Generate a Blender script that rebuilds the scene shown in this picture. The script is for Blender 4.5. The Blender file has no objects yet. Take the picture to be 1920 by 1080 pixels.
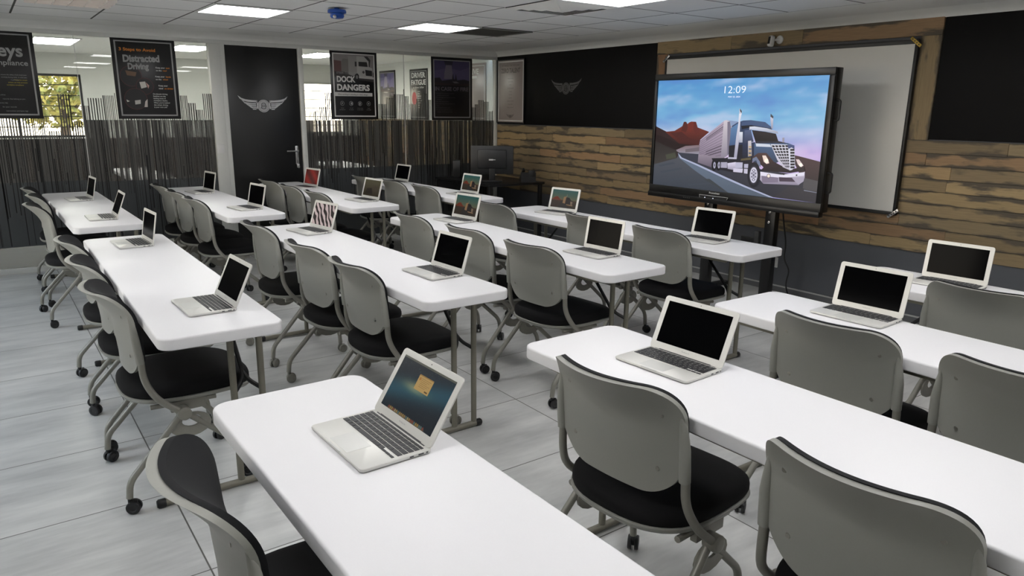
import bpy, bmesh, math, random
from math import sin, cos, pi, radians, sqrt
from mathutils import Vector, Matrix

SC = bpy.context.scene
COL = SC.collection

# ------------------------------------------------------------------ materials
def lin(c):
    r = []
    for v in c[:3]:
        v = v / 255.0
        r.append(v / 12.92 if v <= 0.04045 else ((v + 0.055) / 1.055) ** 2.4)
    return (r[0], r[1], r[2], 1.0)

class NT:
    def __init__(s, name):
        s.m = bpy.data.materials.new(name); s.m.use_nodes = True
        s.t = s.m.node_tree; s.t.nodes.clear()
        s.out = s.n('ShaderNodeOutputMaterial')
    def n(s, kind, **kw):
        nd = s.t.nodes.new(kind)
        for k, v in kw.items():
            if k in nd.inputs: nd.inputs[k].default_value = v
            else: setattr(nd, k, v)
        return nd
    def l(s, a, b): s.t.links.new(a, b)
    def math(s, op, a, b=None, c=None):
        nd = s.n('ShaderNodeMath', operation=op)
        for i, v in enumerate((a, b, c)):
            if v is None: continue
            if isinstance(v, (int, float)): nd.inputs[i].default_value = v
            else: s.l(v, nd.inputs[i])
        return nd.outputs[0]
    def mix(s, fac, a, b, blend='MIX'):
        nd = s.n('ShaderNodeMix', data_type='RGBA', blend_type=blend)
        for i, v in ((0, fac), (6, a), (7, b)):
            if isinstance(v, (int, float, tuple)): nd.inputs[i].default_value = v
            else: s.l(v, nd.inputs[i])
        return nd.outputs[2]
    def ramp(s, fac, p0, p1):
        nd = s.n('ShaderNodeMapRange'); nd.inputs[1].default_value = p0; nd.inputs[2].default_value = p1
        s.l(fac, nd.inputs[0]); return nd.outputs[0]
    def noise(s, scale=5, detail=3, stretch=(1, 1, 1), vec=None, dim='3D'):
        if vec is None: vec = s.n('ShaderNodeTexCoord').outputs['Object']
        mp = s.n('ShaderNodeMapping'); mp.inputs['Scale'].default_value = stretch
        s.l(vec, mp.inputs[0])
        nz = s.n('ShaderNodeTexNoise', noise_dimensions=dim); nz.inputs['Scale'].default_value = scale; nz.inputs['Detail'].default_value = detail
        s.l(mp.outputs[0], nz.inputs['Vector']); return nz.outputs['Fac']
    def bsdf(s, color, rough=0.5, metal=0.0, spec=0.5):
        b = s.n('ShaderNodeBsdfPrincipled')
        if isinstance(color, tuple): b.inputs['Base Color'].default_value = color
        else: s.l(color, b.inputs['Base Color'])
        if isinstance(rough, (int, float)): b.inputs['Roughness'].default_value = rough
        else: s.l(rough, b.inputs['Roughness'])
        b.inputs['Metallic'].default_value = metal
        b.inputs['Specular IOR Level'].default_value = spec
        s.l(b.outputs[0], s.out.inputs[0]); return b
    def bump(s, b, h, strength=0.2, dist=0.002):
        bp = s.n('ShaderNodeBump'); bp.inputs['Strength'].default_value = strength; bp.inputs['Distance'].default_value = dist
        s.l(h, bp.inputs['Height']); s.l(bp.outputs[0], b.inputs['Normal'])

def mat(name, c, rough=0.5, metal=0.0, spec=0.5, var=0.06, nscale=40, bump=0.0):
    """Plain coloured surface with a faint procedural mottling."""
    t = NT(name); c = lin(c)
    nz = t.noise(nscale, 4)
    lo = tuple(x * (1 - var) for x in c[:3]) + (1,)
    hi = tuple(min(1, x * (1 + var)) for x in c[:3]) + (1,)
    b = t.bsdf(t.mix(nz, lo, hi), rough, metal, spec)
    if bump: t.bump(b, nz, bump, 0.001)
    return t.m

def emis(name, c, strength):
    t = NT(name); e = t.n('ShaderNodeEmission'); e.inputs[0].default_value = lin(c); e.inputs[1].default_value = strength
    t.l(e.outputs[0], t.out.inputs[0]); return t.m

def attr_mat(name, emission=0.0, rough=0.5, noise=0.0):
    t = NT(name); a = t.n('ShaderNodeAttribute'); a.attribute_name = 'Col'
    if emission:
        b = t.bsdf((0.004, 0.004, 0.005, 1), rough)
        t.l(a.outputs['Color'], b.inputs['Emission Color']); b.inputs['Emission Strength'].default_value = emission
    else:
        b = t.bsdf(a.outputs['Color'], rough)
    return t.m

M = {}
M['table_white'] = mat('table_white_plastic', (228, 227, 229), 0.42, var=0.02, nscale=300, bump=0.05)
M['table_under'] = mat('table_underside', (200, 200, 198), 0.6)
M['leg_paint'] = mat('table_leg_paint', (122, 119, 107), 0.45, 0.2)
M['black_plastic'] = mat('black_plastic', (17, 17, 18), 0.45)
M['shell'] = mat('chair_shell_grey', (146, 146, 139), 0.42, var=0.03, nscale=200)
M['chair_tube'] = mat('chair_tube_grey', (138, 136, 128), 0.38, 0.25)
M['screw'] = mat('screw_steel', (150, 148, 140), 0.3, 0.8)
M['caster_grey'] = mat('caster_grey', (128, 126, 118), 0.5)
M['caster_black'] = mat('caster_black', (26, 26, 28), 0.4)
t = NT('seat_fabric'); nz = t.noise(900, 2); bsd = t.bsdf(t.mix(nz, lin((10, 10, 11)), lin((22, 22, 24))), 0.85, 0, 0.25); t.bump(bsd, nz, 0.4, 0.0006); M['fabric'] = t.m
t = NT('back_fabric'); nz = t.noise(900, 2); bsd = t.bsdf(t.mix(nz, lin((14, 14, 16)), lin((25, 26, 29))), 0.75, 0, 0.25); t.bump(bsd, nz, 0.3, 0.0006); M['backfabric'] = t.m
M['alu'] = mat('laptop_aluminium', (214, 213, 208), 0.36, 0.25, var=0.02, nscale=600)
M['alu_dark'] = mat('laptop_port_grey', (60, 60, 62), 0.5)
M['trackpad'] = mat('trackpad_glass', (198, 198, 194), 0.3, 0.1, var=0.02)
M['keys'] = mat('key_black', (38, 39, 42), 0.5)
M['print_grey'] = mat('print_grey', (150, 150, 150), 0.5)
M['print_white'] = mat('print_white', (215, 215, 213), 0.5)
M['print_orange'] = mat('print_orange', (214, 128, 30), 0.5)
M['print_yellow'] = mat('print_yellow', (190, 170, 40), 0.5)
M['print_dim'] = mat('print_dim', (96, 90, 98), 0.5)
M['print_dark'] = mat('print_dark', (35, 33, 34), 0.5)
M['print_taupe'] = mat('print_taupe', (104, 96, 94), 0.5)
M['print_art'] = attr_mat('printed_picture', 0, 0.45)
M['poster_black'] = mat('poster_black', (20, 19, 20), 0.3, var=0.1, nscale=3)
M['poster_taupe'] = mat('poster_taupe', (150, 140, 136), 0.3, var=0.08, nscale=3)
M['alu_frame'] = mat('partition_frame_white', (206, 207, 203), 0.4, 0.1, var=0.03)
M['door_black'] = mat('door_black', (13, 13, 14), 0.34, var=0.2, nscale=4)
M['chrome'] = mat('brushed_chrome', (190, 190, 190), 0.25, 0.9)
M['emblem'] = mat('emblem_silver', (190, 190, 192), 0.35, 0.2)
M['emblem_dim'] = mat('emblem_dim', (92, 92, 92), 0.5, 0.2)
M['panel_black'] = mat('panel_black', (9, 9, 10), 0.6, var=0.25, nscale=3, spec=0.2)
M['wall_grey'] = mat('wall_dark_grey', (84, 86, 91), 0.6, var=0.05, nscale=6)
M['skirting'] = mat('skirting_grey', (172, 172, 170), 0.5)
M['skirting_dark'] = mat('skirting_channel', (95, 96, 98), 0.5)
M['wall_white'] = mat('wall_white', (222, 223, 218), 0.6, var=0.03, nscale=5)
M['ceiling_paint'] = mat('ceiling_paint', (232, 232, 228), 0.7, var=0.03, nscale=3)
M['whiteboard'] = mat('whiteboard_enamel', (214, 212, 206), 0.35, var=0.02, nscale=4)
M['bezel'] = mat('screen_bezel', (14, 14, 15), 0.35)
M['brass'] = mat('bracket_brass', (168, 140, 62), 0.4, 0.6)
M['white_plastic'] = mat('white_plastic', (215, 215, 214), 0.4)
M['blue_plastic'] = mat('blue_plastic', (24, 74, 160), 0.4)
M['desk_black'] = mat('desk_black', (16, 16, 17), 0.45)
M['desk_brown'] = mat('desk_brown', (50, 36, 26), 0.55)
M['monitor'] = mat('monitor_black', (30, 31, 33), 0.4)
M['grille'] = mat('grille_grey', (118, 117, 112), 0.55)
M['grille_dark'] = mat('grille_dark', (42, 42, 42), 0.7)
M['panel_light'] = emis('light_diffuser', (253, 252, 252), 13.5)
M['panel_light_far'] = emis('light_diffuser_far', (255, 253, 246), 30.0)
M['led'] = emis('led_white', (235, 240, 255), 1.2)
M['warm_lamp'] = emis('lamp_warm', (255, 226, 202), 0.75)
M['bark'] = mat('bark', (80, 62, 45), 0.8)
M['paving'] = mat('paving', (170, 150, 130), 0.8)

# blank laptop screen: black glass
t = NT('laptop_black_glass'); t.bsdf(lin((4, 4, 5)), 0.10, 0, 0.03); M['glass_black'] = t.m
M['screen_art'] = attr_mat('laptop_picture', 0.62, 0.25)
M['tv_art'] = attr_mat('display_picture', 1.0, 0.3)
# zebra wallpaper
t = NT('zebra_picture')
tc = t.n('ShaderNodeTexCoord').outputs['Object']
mp = t.n('ShaderNodeMapping'); mp.inputs['Rotation'].default_value = (0, radians(38), 0); t.l(tc, mp.inputs[0])
wv = t.n('ShaderNodeTexWave', wave_type='BANDS', bands_direction='X'); wv.inputs['Scale'].default_value = 8.0; wv.inputs['Distortion'].default_value = 5.0; wv.inputs['Detail'].default_value = 1.0; wv.inputs['Detail Scale'].default_value = 1.6
t.l(mp.outputs[0], wv.inputs[0])
st = t.ramp(wv.outputs['Fac'], 0.44, 0.56)
b = t.bsdf((0.01, 0.01, 0.01, 1), 0.25); t.l(t.mix(st, lin((42, 34, 34)), lin((206, 186, 184))), b.inputs['Emission Color']); b.inputs['Emission Strength'].default_value = 0.75
M['zebra'] = t.m

# floor tiles: pale stone look, long veins, thin grey joints
t = NT('floor_tile')
tc = t.n('ShaderNodeTexCoord').outputs['Object']
sep = t.n('ShaderNodeSeparateXYZ'); t.l(tc, sep.inputs[0])
fx = t.math('DIVIDE', t.math('SUBTRACT', sep.outputs[0], 3.752), 0.607)
fy = t.math('DIVIDE', t.math('SUBTRACT', sep.outputs[1], -5.008), 1.705)
def joint(f, w):
    fr = t.math('FRACT', f); d = t.math('ABSOLUTE', t.math('SUBTRACT', fr, 0.5))
    return t.math('GREATER_THAN', d, 0.5 - w)
jm = t.math('MAXIMUM', joint(fx, 0.0042), joint(fy, 0.0016))
cmb = t.n('ShaderNodeCombineXYZ'); t.l(t.math('FLOOR', fx), cmb.inputs[0]); t.l(t.math('FLOOR', fy), cmb.inputs[1])
wn = t.n('ShaderNodeTexWhiteNoise'); t.l(cmb.outputs[0], wn.inputs[0])
off = t.n('ShaderNodeVectorMath', operation='ADD'); t.l(tc, off.inputs[0])
sc_ = t.n('ShaderNodeVectorMath', operation='SCALE'); sc_.inputs['Scale'].default_value = 7.0; t.l(wn.outputs['Color'], sc_.inputs[0]); t.l(sc_.outputs[0], off.inputs[1])
v1 = t.noise(1.0, 7, (9, 2.2, 1), off.outputs[0]); v2 = t.noise(1.0, 8, (46, 9, 1), off.outputs[0]); v3 = t.noise(1.0, 5, (3, 1, 1), off.outputs[0])
vv = t.math('ADD', t.math('MULTIPLY', v1, 0.5), t.math('ADD', t.math('MULTIPLY', v2, 0.2), t.math('MULTIPLY', v3, 0.3)))
vein = t.ramp(vv, 0.36, 0.62)
base = t.mix(vein, lin((176, 177, 177)), lin((212, 212, 210)))
base = t.mix(t.math('MULTIPLY', wn.outputs['Value'], 0.12), base, lin((176, 177, 176)))
colr = t.mix(jm, base, lin((92, 91, 88)))
bsd = t.bsdf(colr, 0.34, 0, 0.45); M['floor'] = t.m

# suspended ceiling tiles with tee grid
t = NT('ceiling_tile')
tc = t.n('ShaderNodeTexCoord').outputs['Object']
sep = t.n('ShaderNodeSeparateXYZ'); t.l(tc, sep.inputs[0])
fx = t.math('DIVIDE', t.math('SUBTRACT', sep.outputs[0], 1.77), 0.565)
fy = t.math('DIVIDE', t.math('SUBTRACT', sep.outputs[1], -2.33), 0.557)
gm = t.math('MAXIMUM', joint(fx, 0.013), joint(fy, 0.013))
cmb = t.n('ShaderNodeCombineXYZ'); t.l(t.math('FLOOR', fx), cmb.inputs[0]); t.l(t.math('FLOOR', fy), cmb.inputs[1])
wn = t.n('ShaderNodeTexWhiteNoise'); t.l(cmb.outputs[0], wn.inputs[0])
nz = t.noise(160, 2)
base = t.mix(wn.outputs['Value'], lin((238, 238, 236)), lin((243, 243, 241)))
base = t.mix(t.math('MULTIPLY', nz, 0.15), base, lin((170, 170, 168)))
t.bsdf(t.mix(gm, base, lin((84, 83, 80))), 0.75, 0, 0.3); M['ceiling'] = t.m

# weathered wood cladding: per-board tone (attribute) + scorched blotches + grain
t = NT('reclaimed_wood')
a = t.n('ShaderNodeAttribute'); a.attribute_name = 'Col'
g = t.n('ShaderNodeAttribute'); g.attribute_name = 'Gr'      # along / across coordinates of each board
sg_ = t.n('ShaderNodeSeparateXYZ'); t.l(g.outputs['Vector'], sg_.inputs[0]); ed = t.math('MULTIPLY', t.math('ABSOLUTE', t.math('SUBTRACT', sg_.outputs[2], 0.5)), 2.0)
flat_ = t.n('ShaderNodeCombineXYZ'); t.l(sg_.outputs[0], flat_.inputs[0]); t.l(sg_.outputs[1], flat_.inputs[1])
blot = t.noise(1.0, 4, (2.6, 9, 1), flat_.outputs[0]); fine = t.noise(1.0, 6, (7, 120, 1), flat_.outputs[0]); wob = t.noise(1.0, 3, (9, 36, 1), flat_.outputs[0])
bl = t.ramp(t.math('SUBTRACT', t.math('ADD', t.math('MULTIPLY', blot, 0.85), t.math('MULTIPLY', wob, 0.25)), t.math('MULTIPLY', t.math('POWER', ed, 2.5), 0.16)), 0.405, 0.50)
c1 = t.mix(bl, lin((92, 84, 72)), a.outputs['Color'])
c2 = t.mix(t.ramp(fine, 0.25, 0.8), c1, t.mix(0.30, c1, (0.02, 0.016, 0.012, 1)))
bsd = t.bsdf(c2, 0.6, 0, 0.3); t.bump(bsd, fine, 0.25, 0.002); M['wood'] = t.m

# architectural glass and vinyl film
t = NT('clear_glass')
tr = t.n('ShaderNodeBsdfTransparent'); tr.inputs[0].default_value = (0.94, 0.955, 0.94, 1)
gl = t.n('ShaderNodeBsdfGlossy'); gl.inputs['Roughness'].default_value = 0.0
fr = t.n('ShaderNodeFresnel'); fr.inputs[0].default_value = 1.5
mx = t.n('ShaderNodeMixShader'); t.l(fr.outputs[0], mx.inputs[0]); t.l(tr.outputs[0], mx.inputs[1]); t.l(gl.outputs[0], mx.inputs[2]); t.l(mx.outputs[0], t.out.inputs[0]); M['glass'] = t.m
def film(name, c, alpha):
    t = NT(name); b = t.bsdf(lin(c), 0.4, 0, 0.4); nz = t.noise(3, 2)
    b.inputs['Alpha'].default_value = alpha; return t.m
M['film_bar'] = film('film_bar', (84, 83, 80), 0.93)
M['film_base'] = film('film_base', (84, 83, 80), 0.89)
M['film_low'] = film('film_low', (66, 69, 71), 0.90)
M['film_line'] = film('film_line', (16, 15, 15), 0.93)
M['film_mid'] = film('film_mid', (74, 73, 71), 0.70)
M['foot_dimmer'] = film('foot_dimmer', (96, 90, 78), 0.52)
M['film_thin'] = film('film_thin', (80, 79, 76), 0.40)

# foliage
t = NT('foliage'); nz = t.noise(2.5, 4); b = t.bsdf(t.mix(t.ramp(nz, 0.35, 0.65), lin((84, 94, 40)), lin((178, 158, 74))), 0.7); M['leaf'] = t.m

# ------------------------------------------------------------------ mesh helpers
class MB:
    def __init__(s): s.v = []; s.f = []; s.m = []; s.c = []; s.g = {}; s.runs = []
    def add(s, vs, fs, mi=0, col=None):
        o = len(s.v); s.v += [tuple(p) for p in vs]
        for f in fs: s.f.append(tuple(o + i for i in f)); s.m.append(mi); s.c.append(col)
        return o
    def box(s, c, d, mi=0, col=None, rot=None, bevel=0.0, seg=2):
        bm = bmesh.new(); bmesh.ops.create_cube(bm, size=1.0)
        bmesh.ops.scale(bm, vec=d, verts=bm.verts)
        if bevel: bmesh.ops.bevel(bm, geom=bm.edges[:], offset=bevel, segments=seg, profile=0.5, affect='EDGES')
        if rot is not None: bmesh.ops.transform(bm, matrix=rot.to_4x4(), verts=bm.verts)
        bm.verts.index_update()
        s.add([v.co + Vector(c) for v in bm.verts], [[v.index for v in f.verts] for f in bm.faces], mi, col); bm.free()
    def b2(s, lo, hi, mi=0, col=None, bevel=0.0, seg=2):
        lo = Vector(lo); hi = Vector(hi); s.box((lo + hi) / 2, hi - lo, mi, col, None, bevel, seg)
    def tube(s, pts, r, n=10, mi=0, cap=True, r2=None, rl=None):
        P = [Vector(p) for p in pts]; k = len(P); rings = []
        T = []
        for i in range(k):
            a = P[max(i - 1, 0)]; b = P[min(i + 1, k - 1)]; T.append((b - a).normalized())
        up = Vector((0, 0, 1)) if abs(T[0].z) < 0.9 else Vector((1, 0, 0))
        N = (up - T[0] * up.dot(T[0])).normalized(); vs = []
        for i in range(k):
            N = (N - T[i] * N.dot(T[i])).normalized(); B = T[i].cross(N)
            rr = rl[i] if rl else (r if r2 is None else r + (r2 - r) * i / (k - 1))
            for j in range(n):
                a = 2 * pi * j / n; vs.append(P[i] + (N * cos(a) + B * sin(a)) * rr)
        fs = []
        for i in range(k - 1):
            for j in range(n): fs.append((i * n + j, i * n + (j + 1) % n, (i + 1) * n + (j + 1) % n, (i + 1) * n + j))
        if cap: fs.append(tuple(range(n - 1, -1, -1))); fs.append(tuple((k - 1) * n + j for j in range(n)))
        s.add(vs, fs, mi)
    def cyl(s, c, axis, r, h, n=16, mi=0, r2=None):
        c = Vector(c); a = Vector(axis).normalized() * h / 2; s.tube([c - a, c + a], r, n, mi, True, r2)
    def lathe(s, c, axis, prof, n=18, mi=0):
        c = Vector(c); A = Vector(axis).normalized(); U = (Vector((0, 0, 1)) if abs(A.z) < .9 else Vector((1, 0, 0))); U = (U - A * U.dot(A)).normalized(); W = A.cross(U)
        vs = []; k = len(prof)
        for (r, h) in prof:
            for j in range(n):
                t_ = 2 * pi * j / n; vs.append(c + A * h + (U * cos(t_) + W * sin(t_)) * r)
        fs = [(i * n + j, i * n + (j + 1) % n, (i + 1) * n + (j + 1) % n, (i + 1) * n + j) for i in range(k - 1) for j in range(n)]
        fs.append(tuple(range(n - 1, -1, -1))); fs.append(tuple((k - 1) * n + j for j in range(n)))
        s.add(vs, fs, mi)
    def rings(s, rings, mi=0, cap0=True, cap1=True):
        n = len(rings[0]); vs = [p for r in rings for p in r]; k = len(rings)
        fs = [(i * n + j, i * n + (j + 1) % n, (i + 1) * n + (j + 1) % n, (i + 1) * n + j) for i in range(k - 1) for j in range(n)]
        if cap0: fs.append(tuple(range(n - 1, -1, -1)))
        if cap1: fs.append(tuple((k - 1) * n + j for j in range(n)))
        s.add(vs, fs, mi)
    def prism(s, poly, fn, h, mi=0, col=None):
        """poly: 2-D outline, fn(a,b,t)->3-D point for t in (0,h)."""
        n = len(poly); vs = [fn(a, b, 0) for a, b in poly] + [fn(a, b, h) for a, b in poly]
        fs = [tuple(range(n - 1, -1, -1)), tuple(range(n, 2 * n))] + [(i, (i + 1) % n, n + (i + 1) % n, n + i) for i in range(n)]
        s.add(vs, fs, mi, col)
    def lines(s, mats, parent, name='text_line'):
        """every run of writing becomes a part of its own"""
        cuts = s.runs + [len(s.f)]
        for a, b_ in zip(cuts[:-1], cuts[1:]):
            m = MB(); use = sorted({i for f in s.f[a:b_] for i in f}); ix = {v: i for i, v in enumerate(use)}
            m.v = [s.v[i] for i in use]; m.f = [tuple(ix[i] for i in f) for f in s.f[a:b_]]; m.m = [0] * (b_ - a); m.c = [None] * (b_ - a)
            if m.f: m.obj(name, [mats[s.m[a]]], parent, 0)
    def mesh(s, name, mats, smooth=35, recalc=True):
        me = bpy.data.meshes.new(name); me.from_pydata(s.v, [], s.f)
        for m in mats: me.materials.append(M[m] if isinstance(m, str) else m)
        me.polygons.foreach_set('material_index', s.m)
        if any(c is not None for c in s.c):
            at = me.color_attributes.new('Col', 'FLOAT_COLOR', 'CORNER'); buf = []
            for p, c in zip(me.polygons, s.c):
                if c is None: c = (1, 1, 1, 1)
                if isinstance(c, list):
                    for q in c: buf += list(q)
                else: buf += list(c) * p.loop_total
            at.data.foreach_set('color', buf)
        if s.g:
            at = me.attributes.new('Gr', 'FLOAT_VECTOR', 'POINT'); buf = []
            for i in range(len(s.v)): buf += list(s.g.get(i, (0, 0, 0)))
            at.data.foreach_set('vector', buf)
        if recalc:
            bm = bmesh.new(); bm.from_mesh(me); bmesh.ops.recalc_face_normals(bm, faces=bm.faces); bm.to_mesh(me); bm.free()
        if smooth:
            me.polygons.foreach_set('use_smooth', [True] * len(me.polygons)); me.set_sharp_from_angle(angle=radians(smooth))
        me.update(); return me
    def obj(s, name, mats, parent=None, smooth=35, **kw):
        return ob(name, s.mesh(name, mats, smooth), parent, **kw)

def ob(name, me, parent=None, loc=None, rot=None, **props):
    o = bpy.data.objects.new(name, me); COL.objects.link(o)
    if parent: o.parent = parent
    if loc: o.location = loc
    if rot: o.rotation_euler = rot
    for k, v in props.items(): o[k] = v
    return o
def thing(name, label, cat, loc=(0, 0, 0), rz=0, group=None):
    o = ob(name, None, None, loc, (0, 0, rz)); o['label'] = label; o['category'] = cat; o.empty_display_size = 0.05
    if group: o['group'] = group
    return o
def tag(o, label, cat, group=None):
    o['label'] = label; o['category'] = cat
    if group: o['group'] = group
    return o

def rrect(w, h, r, n=7):
    """rounded rectangle outline centred on 0, counter-clockwise"""
    r = max(r, 1e-4); pts = []
    for cx, cy, a0 in ((w/2-r, h/2-r, 0), (-w/2+r, h/2-r, 90), (-w/2+r, -h/2+r, 180), (w/2-r, -h/2+r, 270)):
        for i in range(n + 1):
            a = radians(a0 + 90 * i / n); pts.append((cx + r * cos(a), cy + r * sin(a)))
    return pts
def slab(mb, w, h, r, z0, z1, f, mi=0, c=(0, 0), seg=4, n=7, fb=None):
    fb = f if fb is None else fb; prof = []
    for i in range(seg + 1):
        a = pi / 2 * i / seg; prof.append((fb * (1 - sin(a)), z0 + fb * (1 - cos(a))))
    for i in range(seg + 1):
        a = pi / 2 * i / seg; prof.append((f * (1 - cos(a)), z1 - f * (1 - sin(a))))
    R = [[Vector((c[0] + x, c[1] + y, z)) for x, y in rrect(w - 2 * d, h - 2 * d, r - d if r - d > 0.0005 else 0.0005, n)] for d, z in prof]
    mb.rings(R, mi)
def fillet(pts, r, seg=6):
    P = [Vector(p) for p in pts]; out = [P[0]]
    for i in range(1, len(P) - 1):
        a, b, c = P[i-1], P[i], P[i+1]; u = (a - b); v = (c - b); rr = min(r, u.length * .48, v.length * .48)
        p0 = b + u.normalized() * rr; p1 = b + v.normalized() * rr
        for k in range(seg + 1):
            t_ = k / seg; out.append(p0 * (1 - t_) ** 2 + b * 2 * t_ * (1 - t_) + p1 * t_ ** 2)
    out.append(P[-1]); return out

_tc = {}
def text_geo(s, bold=0.0):
    key = (s, bold)
    if key not in _tc:
        cu = bpy.data.curves.new('t', 'FONT'); cu.body = s; cu.size = 1.0; cu.offset = bold; cu.resolution_u = 3
        o = bpy.data.objects.new('t', cu); COL.objects.link(o)
        dg = bpy.context.evaluated_depsgraph_get()
        me = bpy.data.meshes.new_from_object(o.evaluated_get(dg))
        vs = [tuple(v.co[:2]) for v in me.vertices]; fs = [tuple(p.vertices) for p in me.polygons]
        bpy.data.objects.remove(o); bpy.data.curves.remove(cu); bpy.data.meshes.remove(me)
        _tc[key] = (vs, fs)
    return _tc[key]
def put_text(mb, s, x, z, h, fn, mi=0, width=None, align='l', bold=0.0, col=None, shear=0.0, slope=0.0):
    """text with baseline at (x,z), cap height h, optionally squeezed to width; fn(a,b)->3-D"""
    vs, fs = text_geo(s, bold)
    if not vs: return
    mb.runs.append(len(mb.f))
    x0 = min(v[0] for v in vs); x1 = max(v[0] for v in vs); sc = h / 0.73
    sx = sc if width is None else width / (x1 - x0)
    ox = {'l': 0, 'c': -(x1 - x0) / 2, 'r': -(x1 - x0)}[align]
    P = []
    for a, b in vs:
        aa = (a - x0 + ox) * sx; bb = b * sc
        P.append(fn(x + aa + shear * bb, z + bb + slope * aa))
    mb.add(P, fs, mi, col)

random.seed(7)

# ------------------------------------------------------------------ camera
cam = bpy.data.cameras.new('camera'); cam.lens = 25.41; cam.sensor_width = 36; cam.clip_start = 0.05
co = bpy.data.objects.new('camera', cam); COL.objects.link(co); SC.camera = co
yaw, pit, rol = 0.9414, -0.2411, 0.0113
fw = Vector((-sin(yaw) * cos(pit), cos(yaw) * cos(pit), sin(pit))); r0 = Vector((cos(yaw), sin(yaw), 0)); u0 = r0.cross(fw)
rr_ = r0 * cos(rol) + u0 * sin(rol); uu_ = -r0 * sin(rol) + u0 * cos(rol)
co.matrix_world = Matrix(((rr_.x, uu_.x, -fw.x, 7.87), (rr_.y, uu_.y, -fw.y, -5.4505), (rr_.z, uu_.z, -fw.z, 1.5002), (0, 0, 0, 1)))

# ------------------------------------------------------------------ room shell
RX, RY, CZ = 9.7, -7.7, 2.2
def struct(name, mb, mats, smooth=30, parent=None):
    o = mb.obj(name, mats, parent, smooth)
    if parent is None: o['kind'] = 'structure'
    return o
mb = MB(); mb.b2((-4.35, RY - .1, -0.1), (RX + .1, 0.1, 0)); struct('floor', mb, ['floor'])
mb = MB(); mb.b2((0.64, RY, CZ), (RX, -0.66, CZ + .06)); struct('ceiling', mb, ['ceiling'])
mb = MB()   # plasterboard border and cove round the tile field
mb.b2((0.0, -0.66, CZ), (RX, 0.0, CZ + .06)); mb.b2((-0.1, RY, CZ), (0.64, -0.66, CZ + .06))
def cove(fn):
    prof = [(0, 2.135), (0.02, 2.135), (0.03, 2.15), (0.06, 2.165), (0.11, 2.18), (0.16, 2.192), (0.20, 2.2), (0.20, 2.21), (0, 2.21)]
    return [fn(a, z) for a, z in prof]
def sweep(mb, A, B):
    n = len(A); mb.add(A + B, [tuple(range(n)), tuple(range(2 * n - 1, n - 1, -1))] + [(i, (i + 1) % n, n + (i + 1) % n, n + i) for i in range(n)])
sweep(mb, cove(lambda a, z: (0.0, -a, z + 0.013)), cove(lambda a, z: (RX, -a, z + 0.013)))
sweep(mb, cove(lambda a, z: (0.03 + a, 0, z + 0.013)), cove(lambda a, z: (0.03 + a, RY, z + 0.013)))
struct('ceiling_border', mb, ['ceiling_paint'], 40)
mb = MB(); mb.b2((-0.05, 0.0, 0), (RX + .1, 0.1, CZ + .06)); struct('wall_front', mb, ['wall_grey'])
mb = MB(); mb.b2((RX, RY, 0), (RX + .1, 0, CZ + .06)); struct('wall_right', mb, ['wall_white'])
RW = [(0.3, 2.5), (2.8, 5.0)]
mb = MB(); xs = -4.35
for a, b_ in RW: mb.b2((xs, RY - .1, 0), (a, RY, CZ + .06)); mb.b2((a, RY - .1, 0), (b_, RY, .75)); mb.b2((a, RY - .1, 2.0), (b_, RY, CZ + .06)); xs = b_
mb.b2((xs, RY - .1, 0), (RX + .1, RY, CZ + .06)); struct('wall_rear', mb, ['wall_white'])
for i, (a, b_) in enumerate(RW):
    mb = MB(); mb.b2((a, RY - .06, .75), (b_, RY - .052, 2.0)); w = struct('window_%d' % (i + 6), mb, ['glass'])
    mb = MB()
    for lo, hi in (((a, .75), (b_, .79)), ((a, 1.96), (b_, 2.0)), ((a, .75), (a + .04, 2.0)), ((b_ - .04, .75), (b_, 2.0)), (((a + b_) / 2 - .02, .75), ((a + b_) / 2 + .02, 2.0))): mb.b2((lo[0], RY - .08, lo[1]), (hi[0], RY - .03, hi[1]))
    mb.obj('window_frame', ['alu_frame'], w)
mb = MB(); mb.b2((0.04, -0.018, 0.046), (RX, 0.0, 0.056), 0, bevel=.002); mb.b2((0.04, -0.012, 0.0), (RX, 0.0, 0.046), 1); struct('baseboard_front', mb, ['skirting', 'skirting_dark'])
# black wall panels
mb = MB(); mb.b2((0.0, -0.012, 1.333), (2.752, 0, 2.16), bevel=.002); struct('trim_1', mb, ['panel_black'])
mb = MB(); mb.b2((5.378, -0.012, 1.333), (RX, 0, 2.16), bevel=.002); struct('trim_2', mb, ['panel_black'])

# wood boards
PAL = [(164, 142, 106), (150, 130, 98), (178, 154, 114), (140, 122, 94), (160, 130, 98), (138, 118, 92), (170, 144, 106), (160, 124, 92), (150, 132, 102)]
def board(mb, lo, hi, axis=0):
    col = lin(random.choice(PAL)); k = random.uniform(.8, 1.1); col = tuple(c * k for c in col[:3]) + (1,)
    i0 = len(mb.v); mb.b2(lo, hi, 0, col, 0.0018, 1)
    off = random.uniform(0, 90)
    for i in range(i0, len(mb.v)):
        p = mb.v[i]; al = p[axis]; ac = p[2] if axis == 0 else p[0]
        lo2, hi2 = (lo[2], hi[2]) if axis == 0 else (lo[0], hi[0]); mb.g[i] = (al + off, ac + off * 3.1, (ac - lo2) / (hi2 - lo2))
mb = MB(); rows = 9; z0, z1 = 0.527, 1.326; h = (z1 - z0) / rows
for r in range(rows):
    x = 0.04 - random.uniform(0, .3)
    while x < RX:
        L = random.uniform(0.45, 1.5); a = max(x, 0.04); b_ = min(x + L, RX)
        if b_ - a > 0.02: board(mb, (a + .0006, -0.014 - random.uniform(0, .004), z0 + r * h + .0008), (b_ - .0006, 0, z0 + (r + 1) * h - .0008))
        x += L
struct('wood_cladding', mb, ['wood'])
mb = MB()
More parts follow.
